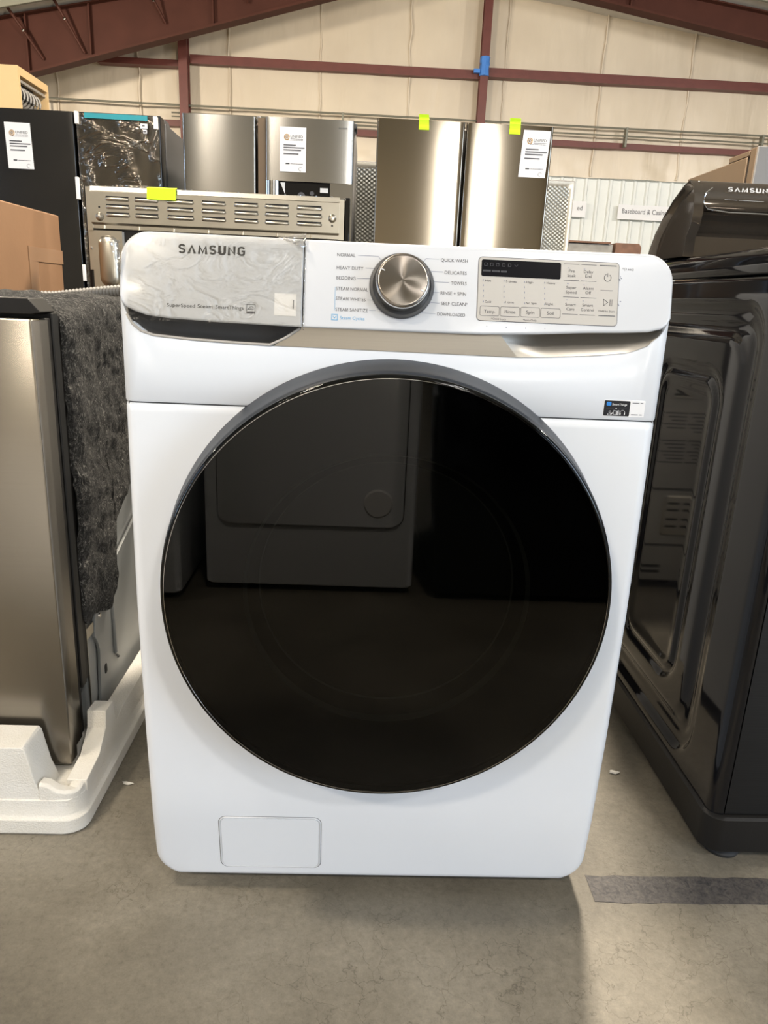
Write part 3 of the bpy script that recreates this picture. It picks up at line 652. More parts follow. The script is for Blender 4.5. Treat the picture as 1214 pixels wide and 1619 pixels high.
    # control panel
    mb = MB(); panel_piece(mb, right, 'white_plastic'); P = mb.build('control_panel', T, ang=50)
    mb = MB()
    for t in TAB['cyc']: write(mb, t[0], t[1], t[2], t[3], t[4]*.93, yp, 'ink_grey', .002)
    t = [x for x in TAB['small'] if x[0].startswith('*(3')][0]; write(mb, *t[:4], t[4], yp, 'ink_grey')
    for l in TAB['lines']: stroke(mb, l, .00045, yp, 'ink_line')
    for px, pz in ((.2715, .9590), (.2728, .9572), (.2706, .9560), (.2712, .9545), (.2730, .9300), (.2705, .9268), (.2710, .9252), (.1085, .8935), (.1325, .8932), (.1565, .8934), (.1805, .8940)):
        patch(mb, circle(px, pz, .0006, 8), yp, 'ink_line', .0005)
    mb.build('cycle_lettering', P, smooth=False)
    mb = MB(); t = TAB['blue'][0]; write(mb, t[0], t[1], t[2], t[3], t[4]*.93, yp, 'ink_blue', .002)
    x0 = t[1]-.0102; stroke(mb, [(x0, t[3]-.001), (x0+.007, t[3]-.001), (x0+.007, t[3]+.0055), (x0, t[3]+.0055), (x0, t[3]-.001)], .0007, yp, 'ink_blue')
    stroke(mb, [(x0+.0015, t[3]+.0035), (x0+.0035, t[3]+.0012), (x0+.0055, t[3]+.0035)], .0007, yp, 'ink_blue'); stroke(mb, [(-.0785, .905), (-.0785, .932)], .0004, yp, 'ink_blue')
    mb.build('steam_lettering', P, smooth=False)
    # key panel
    kx0, kx1, kz0, kz1 = .0958, .2692, .9005, .9748
    mb = MB(); patch(mb, rrect(kx0-.0007, kx1+.0007, kz0-.0007, kz1+.0007, .0052), yp, 'ink_grey', .0004); patch(mb, rrect(kx0, kx1, kz0, kz1, .0045), yp, 'panel_grey', .0008); K_ = mb.build('key_panel', P, smooth=False)
    yk = lambda x, z: YP(z)-.0008
    mb = MB(); patch(mb, rrect(.0990, .1970, .9527, .9722, .0022), yk, 'screen', .0004)
    mb.build('display', P, smooth=False)
    mb = MB(); yd = lambda x, z: YP(z)-.0013
    for k in range(5): stroke(mb, [(.1025+k*.0073, .9682), (.1058+k*.0073, .9682), (.1058+k*.0073, .9650), (.1025+k*.0073, .9650), (.1025+k*.0073, .9682)], .0005, yd, 'screen_seg', .0001)
    stroke(mb, [(.1395, .9675), (.1415, .9655), (.1435, .9675)], .0005, yd, 'screen_seg', .0001)
    for k in range(13): stroke(mb, [(.1018+k*.0022, .9590), (.1030+k*.0022, .9590)], .0022, yd, 'screen_seg', .0001) if k not in (4, 9) else None
    mb.build('display_segments', P, smooth=False)
    mb = MB()
    for t in TAB['small']:
        if t[0].startswith('*(3'): continue
        write(mb, t[0], t[1], t[2], t[3], t[4]*.95, yk, 'ink_grey', .003)
    for (a, b) in TAB['btn']:
        o = rrect(a[0], b[0], b[1], a[1], .0018, 4); stroke(mb, o+[o[0]], .00045, yk, 'ink_grey')
    for i, l in enumerate(TAB['plines']):
        z = (l[0][1]+l[1][1])/2; stroke(mb, [(l[0][0], z), (l[1][0], z)], .0009 if i > 8 else .0005, yk, 'ink_grey')
    for (x, z) in TAB['leds']: stroke(mb, [(x, z+.0006), (x, z-.0006)], .0009, yk, 'ink_line')
    for x, z in ((.2062, .9668), (.2262, .9663), (.2062, .9480), (.2265, .9475), (.2062, .9290), (.2265, .9285)): stroke(mb, [(x-.0008, z), (x+.0008, z)], .0006, yk, 'ink_line')
    px, pz = TAB['pow']; stroke(mb, circle(px, pz, .0042, 24, math.radians(115), math.radians(425)), .0006, yk, 'ink_grey'); stroke(mb, [(px, pz+.0012), (px, pz+.0052)], .0006, yk, 'ink_grey')
    a, b, c_, d = TAB['play']; stroke(mb, [a, b, c_, a], .0006, yk, 'ink_grey')
    for dx in (0, .0024): stroke(mb, [(d[0]-.001+dx, a[1]), (d[0]-.001+dx, c_[1])], .0006, yk, 'ink_grey')
    mb.build('key_lettering', P, smooth=False)
    # knob
    tilt = -math.atan(.25)
    kc = (.0022, YP(.9360), .9360)
    mb = MB(); mb.lathe([(0, .000), (.0392, .000), (.0396, -.003), (.0385, -.0055), (.0355, -.0062), (.0352, -.004), (.03, -.003), (0, -.003)], kc, 'cab_dark', 96, 'y', tilt); kr = mb.build('knob_ring', T)
    mb = MB(); mb.lathe([(.0300, -.003), (.0325, -.010), (.0322, -.024), (.0318, -.0268), (.0316, -.0272)], kc, 'chrome', 96, 'y', tilt)
    Rm = Matrix.Rotation(tilt, 3, 'X')
    KB = mb.build('knob', T)
    mb = MB(); mb.lathe([(.0316, -.0272), (.0305, -.0282), (.028, -.0286), (.0002, -.0288)], (0, 0, 0), 'knob', 96)
    fo = mb.build('knob_face', None); fo.rotation_euler = (tilt, 0, 0)
    fo.parent = KB; fo.location = Vector(kc)-parent_world(KB)
    for ang in (math.radians(155), math.radians(-27)):
        mb = MB()
        c0 = Vector((.024*math.cos(ang), -.0291, .024*math.sin(ang))); c1 = Vector((.0300*math.cos(ang), -.0289, .0300*math.sin(ang)))
        c0.rotate(Rm); c1.rotate(Rm); mb.tube([tuple(c0+Vector(kc)), tuple(c1+Vector(kc))], .0006, 'ink_white', 6)
        mb.build('knob_mark', KB)
    # door
    dc = (0, 0, .548)
    mb = MB(); mb.lathe([(.302, .012), (.3005, .0), (.2985, -.012), (.2955, -.030), (.2925, -.046), (.2915, -.056), (.2905, -.060), (.2885, -.062), (.2875, -.060)], dc, 'ring_grey', 192)
    DO = mb.build('door', T, ang=60)
    mb = MB(); mb.lathe([(.2885, -.0605), (.2885, -.0670), (.2880, -.0690), (.2868, -.0702), (.2850, -.0707), (.2842, -.0708), (.2838, -.0708), (.2834, -.0708), (.15, -.0708), (0, -.0708)], dc, 'door_glass', 192); mb.build('door_glass', DO, ang=60)
    mb = MB(); mb.lathe([(.2832, -.0707), (.2834, -.0713), (.2838, -.0713), (.2840, -.0707)], dc, 'chrome', 192); mb.build('door_trim_ring', DO)
    mb = MB()
    mb.lathe([(.288, -.052), (.188, -.046)], dc, 'screen', 128)
    mb.lathe([(.188, -.046), (.186, -.042), (.184, -.036)], dc, 'grey_hose', 128)
    mb.lathe([(.184, -.036), (.172, -.014)], dc, 'black_plastic', 128)
    mb.lathe([(.172, -.014), (.170, -.012)], dc, 'grey_hose', 128)
    mb.lathe([(.170, -.012), (.10, -.006), (0, -.004)], dc, 'black_plastic', 128)
    mb.build('porthole_bowl', DO, ang=30)
    # label by the seam
    st = TAB['st']
    mb = MB(); y0 = lambda x, z: 0.0
    patch(mb, rrect(st[0][0], st[1][0], st[1][1], st[0][1], .001, 3), y0, 'sticker', .0004); L = mb.build('badge', T, smooth=False)
    mb = MB(); y1 = lambda x, z: -.0004
    patch(mb, rrect(st[2][0], st[3][0], st[3][1], st[2][1], .0012, 3), y1, 'sticker_black', .0002); patch(mb, rrect(st[4][0], st[5][0], st[5][1], st[4][1], .0012, 3), lambda x, z: -.0006, 'sticker_blue', .0002)
    t = TAB['sttext']; y2 = lambda x, z: -.0006; write(mb, t[0], t[1], t[2], t[3]-.0003, t[4]*.9, y2, 'ink_white', .01)
    zz = st[2][1]-.0100; stroke(mb, [(st[2][0]+.003, zz), (st[2][0]+.013, zz)], .0003, y2, 'ink_grey'); stroke(mb, [(st[2][0]+.019, zz), (st[3][0]-.004, zz)], .0003, y2, 'ink_grey')
    patch(mb, circle(st[2][0]+.016, zz, .0008, 8), y2, 'ink_white', .0002)
    (a, b), (c_, d), (e, f) = TAB['sticons']
    stroke(mb, circle(a, b+.0012, .0012, 10), .0004, y2, 'ink_white'); stroke(mb, [(a-.003, b-.0028), (a-.002, b-.0008), (a+.001, b-.0008), (a+.0016, b-.0028), (a-.003, b-.0028)], .0004, y2, 'ink_white'); stroke(mb, [(a+.0018, b-.002), (a+.0036, b)], .0012, y2, 'ink_white')
    stroke(mb, [(c_-.0036, d-.0025), (c_-.0036, d+.0025), (c_, d+.0018), (c_+.0036, d+.0025), (c_+.0036, d-.0025), (c_, d-.003), (c_-.0036, d-.0025)], .0004, y2, 'ink_white'); stroke(mb, [(c_, d+.0018), (c_, d-.003)], .0004, y2, 'ink_white'); stroke(mb, [(c_+.0015, d+.001), (c_+.0015, d-.002)], .0012, y2, 'ink_white')
    stroke(mb, circle(e, f-.0004, .0032, 14, 0, math.pi), .0005, y2, 'ink_white'); stroke(mb, [(e-.0028, f-.0008), (e-.0028, f-.0026)], .0012, y2, 'ink_white'); stroke(mb, [(e+.0028, f-.0008), (e+.0028, f-.0026)], .0012, y2, 'ink_white')
    sx = st[3][0]+.003
    for z, w_ in ((st[0][1]-.003, .0142), (st[1][1]+.003, .0142)):
        for k in range(8): stroke(mb, [(sx+w_*k/8, z), (sx+w_*(k+.6)/8, z)], .0008, y1, 'ink_grey') if k != 5 else None
    mb.build('badge_print', L, smooth=False)
    # drain hose looping out behind the left side
    pts = []
    for i in range(141):
        t = i/140; x = -.26-.66*t; z = .905+.022*math.sin(math.pi*min(1, t*1.15))-.015*t; y = .84+.20*math.sin(math.pi*t*.5)
        pts.append((x, y, z))
    mb = MB(); mb.tube([pts[0]]+pts, .0125, 'grey_hose', 12, lambda i: .0128+.0022*math.cos(i*math.pi)); mb.build('drain_hose', T, ang=80)
front_washer()

# ------------------------------------------------------------------ black top-loading washer on the right
def top_loader():
    X0, X1, YF, YB = .575, 1.265, .100, .82
    T = thing('washing_machine', 'glossy black top-loading washing machine at the right edge, with stamped side panel', 'washing machine', (.92, .46, 0))
    mb = MB(); rows = []
    for z, e in ((.030, .006), (.036, 0), (.098, 0), (.102, .004)): rows.append([(x, y, z) for x, y in rrect(X0-.006+e, X1+.006-e, YF-.010+e, YB, .030, 6)])
    mb.loft(rows, 'black_matte', closed=True, caps=True); mb.build('plinth', T)
    for x, y in ((X0+.055, YF+.045), (X1-.055, YF+.045), (X0+.055, YB-.06), (X1-.055, YB-.06)):
        f = MB(); f.lathe([(0, 0), (.030, 0), (.032, .006), (.026, .014), (.012, .016), (.012, .032), (0, .032)], (x, y, 0), 'foot', 24, 'z'); f.build('foot', T)
    # stamped side
    def sd(y, z, y0, y1, z0, z1, r):
        qx = abs(y-(y0+y1)/2)-(y1-y0)/2+r; qz = abs(z-(z0+z1)/2)-(z1-z0)/2+r
        return math.hypot(max(qx, 0), max(qz, 0))+min(max(qx, qz), 0)-r
    sm = lambda t: 0 if t <= 0 else 1 if t >= 1 else t*t*(3-2*t)
    def hf(y, z):
        a = sd(y, z, .205, .715, .115, .945, .075); b = sd(y, z, .262, .668, .165, .895, .065); c = sd(y, z, .335, .600, .225, .815, .055)
        h = .010*sm((-a)/.020) - .005*sm((-b)/.018) + .006*math.exp(-(c/.009)**2) + .004*sm((-c-.01)/.03)
        h += .003*math.exp(-((a+.045)/.010)**2)
        return h
    ny, nz = 130, 150; rows = []
    for i in range(nz+1):
        z = .102+(.978-.102)*i/nz
        row = []
        for j in range(ny+1):
            y = YB-.005-(YB-.005-YF-.022)*j/ny; row.append((X0+hf(y, z), y, z))
        for k in range(1, 9):
            a = math.pi/2*k/8; row.append((X0+.022-.022*math.cos(a), YF+.022-.022*math.sin(a), z))
        rows.append(row)
    for j, (dz, s) in enumerate(((.002, .003),)): rows.append([(x+s if k < ny else x+s*.5, y, .978+dz) for k, (x, y, z) in enumerate(rows[-1])])
    mb = MB(); mb.loft(rows, 'black_gloss'); mb.build('side_panel', T, ang=70)
    mb = MB(); mb.box(X0+.024, X1-.024, YF, YF+.02, .104, .978, 'black_steel'); mb.build('front_panel', T)
    mb = MB(); mb.box(X0+.03, X1-.002, YF+.02, YB, .104, .975, 'black_plastic'); mb.build('cabinet', T, bevel=.01)
    # top deck, a shallow band with a rounded edge
    mb = MB(); rows = []
    for z, e in ((.983, .003), (.986, .0), (1.012, .0), (1.020, .003), (1.024, .012), (1.025, .03)): rows.append([(x, y, z) for x, y in rrect(X0+e, X1-e, YF+e, YB-e, .030, 8)])
    mb.loft(rows, 'black_gloss', closed=True, caps=True); mb.build('top_deck', T, ang=60)
    mb = MB(); mb.box(X0+.06, X1-.06, YF+.05, .55, 1.024, 1.034, 'black_lid'); mb.build('lid', T, bevel=.006, seg=3)
    # rear console: side cheek, hood with logo face, sloping glass under it
    cheek = [(.560, 1.026), (.560, 1.062), (.548, 1.080), (.543, 1.105), (.548, 1.135), (.560, 1.155), (.580, 1.166), (.605, 1.160), (.650, 1.138), (.690, 1.110), (.725, 1.078), (.745, 1.048), (.752, 1.026)]
    mb = MB(); ct = (.64, 1.09)
    rows = []
    for x, s in ((X0+.012, .90), (X0+.004, .95), (X0+.001, .985), (X0+.001, 1.0), (X0+.020, 1.0)): rows.append([(x, ct[0]+(y-ct[0])*s, 1.026+(z-1.026)*s) for y, z in cheek])
    mb.loft(rows, 'black_lid', closed=True, caps=True); mb.build('console_cheek', T, ang=35); mb = MB()
    rows = [[(X1-(x-X0), y, z) for x, y, z in r] for r in rows]; mb.loft(rows, 'black_lid', closed=True, caps=True)
    mb.build('console_cheek', T, ang=35)
    a0, a1 = X0+.014, X1-.014
    mb = MB(); hood = [(.556, 1.110), (.551, 1.118), (.553, 1.140), (.562, 1.156), (.578, 1.1665), (.600, 1.164), (.65, 1.138), (.70, 1.10), (.745, 1.045), (.745, 1.026), (.62, 1.026), (.62, 1.095)]
    mb.prism(hood, YZ, a0, a1, 'black_lid'); H = mb.build('console', T, bevel=.004, seg=3)
    mb = MB(); mb.prism([(.618, 1.104), (.558, 1.108), (.590, 1.074), (.575, 1.070), (.566, 1.064), (.564, 1.027), (.618, 1.027)], YZ, a0+.004, a1-.004, 'black_lid'); mb.build('console_recess', T, ang=20)
    mb = MB(); mb.tube([(a0+.02, .549, 1.150), (a0+.008, .549, 1.140), (a0+.006, .549, 1.122), (a0+.016, .551, 1.112), (a0+.06, .553, 1.108), (a1, .553, 1.108)], .0015, 'chrome', 6); mb.build('console_trim', T)
    mb = MB(); yl = lambda x, z: .5515+max(0, z-1.140)*.2
    wordmark(mb, .640, .730, 1.1450, .0080, yl, 'ink_silver', .002)
    for k, (u0, u1) in enumerate(((.636, .660), (.664, .712))): write(mb, '-'*14, u0, u1, 1.129, .0035, yl, 'ink_silver', .03, .0015)
    mb.build('logo', H, smooth=False)
top_loader()

# ------------------------------------------------------------------ built-in dishwasher with its foam base
def dishwasher():
    T = thing('dishwasher', 'stainless steel dishwasher wrapped in grey felt insulation, standing on white foam', 'dishwasher', (-.85, .5, .06))
    X0, X1 = -1.15, -.55
    mb = MB(); rows = []
    for y, e in ((.262, 0), (.2385, 0), (.2360, .0008), (.235, .0025)): rows.append([(x, y, z) for x, z in rrect(X0+e, X1-e, .077+e, .868-e, .004, 3)])
    mb.loft(rows, 'steel_dw', closed=True, caps=True); d = mb.build('door', T, ang=50)
    mb = MB(); mb.box(X0, X1-.0006, .262, .292, .10, .866, 'steel_dw'); mb.build('door_return', d)
    mb = MB(); mb.box(X0+.002, X1-.004, .292, .312, .10, .868, 'black_matte'); mb.box(X0+.002, X1-.001, .312, .336, .19, .876, 'black_plastic'); mb.box(X0+.002, X1-.006, .336, .362, .19, .872, 'black_matte'); mb.build('door_seal', T, bevel=.002)
    mb = MB(); mb.prism([(X0, .874), (X1-.018, .874), (X1-.004, .878), (X1-.022, .8985), (X0, .8985)], XZ, .275, .335, 'black_matte'); mb.build('top_bracket', T, bevel=.0015)
    mb = MB(); mb.box(X0+.01, X1-.012, .362, .845, .075, .878, 'galv_blue'); mb.build('tub', T, bevel=.006)
    # side panel at the bottom
    mb = MB(); pl = [(.405, .085), (.845, .085), (.845, .47), (.56, .375), (.455, .325), (.425, .318), (.405, .290), (.398, .255), (.412, .235), (.420, .215)]
    mb.prism(pl, YZ, X1-.010, X1-.004, 'galv_blue'); sp = mb.build('side_panel', T, bevel=.001)
    mb = MB()
    mb.lathe([(0, 0), (.010, -.0005), (.012, -.0002)], (0, 0, 0), 'slot', 4, 'x') if False else None
    mb.prism(rrect(.437, .451, .150, .172, .006, 4), YZ, X1-.0045, X1-.0035, 'slot'); mb.tube([(X1-.004, .50, .28), (X1-.002, .50, .23), (X1-.002, .50, .17), (X1-.004, .52, .15)], .004, 'galv_blue', 8)
    mb.lathe([(0, .003), (.004, .003), (.005, 0)], (X1-.004, .428, .288), 'chrome', 12, 'x'); mb.build('panel_slot', sp)
    mb = MB(); mb.box(X1-.014, X1-.006, .362, .40, .265, .287, 'galv'); mb.box(X1-.016, X1-.010, .365, .41, .12, .26, 'galv_blue'); mb.box(X1-.008, X1-.005, .360, .3615, .10, .30, 'galv'); mb.build('hinge_bracket', T)
    # felt blanket over the top and down the side
    def low(y):
        pts = [(.345, .335), (.36, .300), (.395, .305), (.47, .286), (.487, .34), (.500, .452), (.53, .462), (.56, .478), (.628, .520), (.70, .55), (.86, .60)]
        for (a, b), (c, d) in zip(pts, pts[1:]):
            if y <= c: return b+(d-b)*(y-a)/(c-a)
        return .6
    xo = X1+.014; R = .035; rows = []; ny = 110
    for j in range(ny+1):
        y = .352+(.868-.352)*j/ny; zl = low(max(y, .352)); row = []
        top = .882+.018*min(1, (y-.352)/.25)
        path = []
        for k in range(40): path.append((X0-.01+(xo-R-X0+.01)*k/40, top, 0, 1))
        for k in range(9): a = math.pi/2*k/8; path.append((xo-R+R*math.sin(a), top-R+R*math.cos(a), math.sin(a), math.cos(a)))
        n2 = 80
        for k in range(1, n2+1): path.append((xo, top-R-(top-R-zl)*k/n2, 1, 0))
        for (x, z, nx, nz) in path:
            p = Vector((x, y, z)); d = .012*noise.noise(p*9)+.006*noise.noise(p*28)+.0030*noise.noise(p*75)
            e = -.010*max(0, 1-(y-.352)/.02)
            d += e if nx < .5 else min(0, e)+ (-.008*max(0, 1-(z-zl)/.03))
            row.append((x+nx*d, y+.003*noise.noise(p*40), z+nz*d+(.0)))
        rows.append(row)
    mb = MB(); mb.loft(rows, 'blanket')
    # inner skirt gives the felt its thickness
    rows2 = [[(x-.010 if z < .86 else x, y, z-.008 if z >= .86 else z) for x, y, z in r] for r in rows]
    mb.loft([rows[0], rows2[0]], 'blanket'); mb.loft([[r[-1] for r in rows], [r[-1] for r in rows2]], 'blanket'); mb.build('insulation_blanket', T, ang=80)
    # foam base: recessed tray, broken front wall, corner post, side wall
    F = MB()
    def solid(poly_rows, m='foam'): F.loft(poly_rows, m, closed=True, caps=True)
    def nz(p, s=.0015): return (p[0]+s*noise.noise(Vector(p)*60), p[1]+s*noise.noise(Vector(p)*60+Vector((9, 0, 0))), p[2])
    base = lambda e, z: [nz((x, y, z)) for x, y in rrect(-1.22+e, -.500-e, .142+e, .90-e, .035, 6)]
    solid([base(.004, .0), base(0, .004), base(0, .030), base(.004, .034), base(.006, .038), base(.007, .066)])
    # front wall block left of the notch, with a sloped end
    F.prism([(-1.215, .06), (-.566, .06), (-.580, .100), (-.592, .162), (-.597, .167), (-1.215, .167)], XZ, .152, .222, 'foam')
    path = [(-.574, .150, .098), (-.560, .150, .094), (-.545, .1505, .086), (-.530, .152, .080), (-.519, .157, .079), (-.511, .167, .080), (-.508, .180, .081), (-.5075, .20, .083), (-.5075, .235, .088)]
    rows = []
    for i, (x, y, z) in enumerate(path):
        a = Vector(path[max(0, i-1)][:2]); bb = Vector(path[min(len(path)-1, i+1)][:2]); t = (bb-a).normalized(); n = Vector((-t.y, t.x)); zz = z+.002*math.sin(i*2.3)
        rows.append([(x, y, .055), (x+n.x*.001, y+n.y*.001, zz-.004), (x+n.x*.006, y+n.y*.006, zz), (x+n.x*.024, y+n.y*.024, zz-.003), (x+n.x*.032, y+n.y*.032, .062), (x+n.x*.032, y+n.y*.032, .055)])
    F.loft(rows, 'foam', closed=True, caps=True)
    # side wall, stepped
    def sidewall(pts, x0, x1): F.prism(pts, YZ, x0, x1, 'foam')
    sidewall([(.185, .06), (.90, .06), (.90, .115), (.385, .108), (.355, .100), (.345, .105), (.337, .150), (.296, .153), (.290, .120), (.250, .090), (.185, .083)], -.540, -.505)
    o = F.build('packing_foam', None, bevel=.004, seg=2)
    tag(o, 'white bead foam packing tray under the stainless dishwasher', 'foam packaging')
dishwasher()
def chip(loc, s, label):
    mb = MB(); r = random.Random(s); rows = []
    for z, k in ((0, .8), (.002, 1), (.004, .6)): rows.append([(loc[0]+k*.010*math.cos(a)*(1+.4*math.sin(a*3+s)), loc[1]+k*.005*math.sin(a)*(1+.5*math.cos(a*2+s)), z+.0005) for a in [i*math.pi/5 for i in range(10)]])
    mb.loft(rows, 'foam', closed=True, caps=True); tag(mb.build('foam_crumb'), label, 'foam crumb')
chip((-.470, .285), 1, 'white foam crumb on the concrete between dishwasher tray and white washer')
chip((.505, .352), 2, 'white crumb on the concrete between the two washers')
mb = MB(); pts = []
def stain():
    o = [(.362+.004*noise.noise(Vector((i, 0, 0))), .070-.056*i/8) for i in range(9)] + [(.37+.62*i/30, .012+.004*noise.noise(Vector((i*.7, 3, 0)))) for i in range(1, 31)] + [(.99-.62*i/30, .069+.004*noise.noise(Vector((i*.7, 8, 0)))) for i in range(0, 30)]
    mb = MB(); n = len(o); mb.add([(x, y, .0008) for x, y in o]+[(x, y, 0) for x, y in o], [list(range(n))]+[(i, (i+1) % n, n+(i+1) % n, n+i) for i in range(n)], 'stain'); struct(mb.build('trim_40', smooth=False))
stain()

# ------------------------------------------------------------------ back of a kitchen range behind the washer
def kitchen_range():
    Y = 1.35; x0, x1 = -.858, -.105
    T = thing('kitchen_range', 'kitchen range seen from its louvred galvanised back, behind the white washer', 'range', (-.48, Y+.3, 0))
    mb = MB(); mb.box(x0-.004, x1+.012, Y+.05, Y+.68, .04, .905, 'black_matte'); mb.build('cabinet', T, bevel=.006)
    for x in (x0+.05, x1-.05):
        for y in (Y+.10, Y+.62): f = MB(); f.lathe([(0, 0), (.018, 0), (.018, .012), (.008, .014), (.008, .05), (0, .05)], (x, y, 0), 'foot', 16, 'z'); f.build('foot', T)
    mb = MB(); mb.box(x0+.004, x1-.004, Y+.012, Y+.075, .90, 1.198, 'black_matte'); mb.box(x1-.004, x1+.010, Y+.006, Y+.06, .90, 1.200, 'black_gloss'); mb.box(x0-.006, x0+.004, Y+.02, Y+.07, .90, 1.20, 'black_gloss'); mb.build('backguard', T, bevel=.002)
    # vent panel, folded sheet with three rows of louvres
    mb = MB(); za, zb = 1.083, 1.200
    mb.prism([(Y+.020, zb+.001), (Y+.002, zb-.002), (Y+.0, zb-.014), (Y-.004, zb-.017), (Y-.004, za+.018), (Y+.004, za+.012), (Y+.004, za+.002), (Y+.020, za)], YZ, x0+.018, x1-.020, 'galv')
    mb.box(x0+.004, x0+.020, Y+.002, Y+.006, za-.004, zb-.004, 'galv'); mb.box(x1-.022, x1-.006, Y+.002, Y+.006, za, zb-.006, 'galv')
    cols = [(165, 203), (211, 249), (262, 305), (317, 356), (369, 408), (418, 457), (469, 510)]
    for a, b in cols:
        xa = x0+(a-131)*.001803; xb = x0+(b-131)*.001803
        for z in (1.1655, 1.1440, 1.1225):
            rows = []
            for k in range(7):
                t = k/6*math.pi; rows.append([(x, Y-.004-d*math.sin(t)*.006, z-.005*math.cos(t)*(.5+.5*d)-.001) for x, d in [(xa, .0), (xa+.003, .75), (xa+.007, 1), (xb-.007, 1), (xb-.003, .75), (xb, 0)]])
            mb.loft(rows, 'galv'); mb.box(xa+.002, xb-.002, Y-.0052, Y-.0038, z+.0040, z+.0072, 'slot')
    for x, z in ((x0+.043, 1.116), (x1-.040, 1.141)): mb.lathe([(0, -.008), (.006, -.007), (.011, -.002), (.012, 0)], (x, Y-.004, z), 'galv', 20)
    for x, z in ((x0+.043, 1.142), (x1-.040, 1.121)): mb.lathe([(.003, -.0003), (0, -.0004)], (x, Y-.004, z), 'slot', 10)
    for k in range(14): mb.box(x0+.05+k*.05, x0+.053+k*.05, Y-.001, Y+.004, za+.001, za+.011, 'chrome') if k % 2 == 0 else None
    for k in range(16):
        if k in (3, 4, 10, 11): continue
        mb.lathe([(0, .003), (.0028, .002), (.003, 0)], (x0+.035+k*.045, Y+.012, zb), 'chrome', 8, 'z')
    mb.build('vent_panel', T, ang=35)
    # lower back: side channel with long embossed pocket
    mb = MB(); mb.box(x0+.012, x0+.100, Y+.008, Y+.014, .82, 1.080, 'galv'); mb.box(x0+.002, x0+.014, Y+.010, Y+.014, .97, 1.080, 'galv'); mb.lathe([(0, -.004), (.004, -.003), (.0045, 0)], (x0+.009, Y+.010, 1.03), 'chrome', 12)
    rows = []
    for d, s in ((0, 0), (.004, .003), (.008, .008), (.010, .014)): rows.append([(x, Y+.008-d, z) for x, z in rrect(x0+.030+s, x0+.088-s, .925+s, 1.066-s, .022-s*.6, 6)])
    mb.loft(rows, 'galv', closed=True, caps=True); mb.build('side_channel', T, ang=50)
    mb = MB(); mb.box(x0+.10, x1-.01, Y+.035, Y+.05, .25, 1.078, 'galv_blue'); mb.box(x0+.10, x0+.106, Y+.008, Y+.04, .25, 1.078, 'galv_blue'); mb.box(x1-.08, x1-.02, Y+.008, Y+.012, 1.05, 1.078, 'galv')
    mb.build('rear_panel', T)
    mb = MB(); xa, xb = -.676, -.594
    mb.add([(xa, Y-.0075, 1.1995), (xb, Y-.0075, 1.1995), (xb, Y-.012, 1.168), (xa, Y-.012, 1.168), (xa, Y+.012, 1.204), (xb, Y+.012, 1.204), (xa, Y-.0065, 1.199), (xb, Y-.0065, 1.199), (xb, Y-.011, 1.168), (xa, Y-.011, 1.168), (xa, Y+.012, 1.203), (xb, Y+.012, 1.203)],
           [(0, 1, 2, 3), (0, 1, 5, 4), (6, 7, 8, 9), (6, 7, 11, 10), (2, 3, 9, 8), (4, 5, 11, 10), (0, 3, 9, 6), (1, 2, 8, 7), (0, 4, 10, 6), (1, 5, 11, 7)], 'neon')
    tag(mb.build('neon_tape', smooth=False), 'neon yellow tape strip stuck on the louvred back of the range', 'tape', None)
kitchen_range()

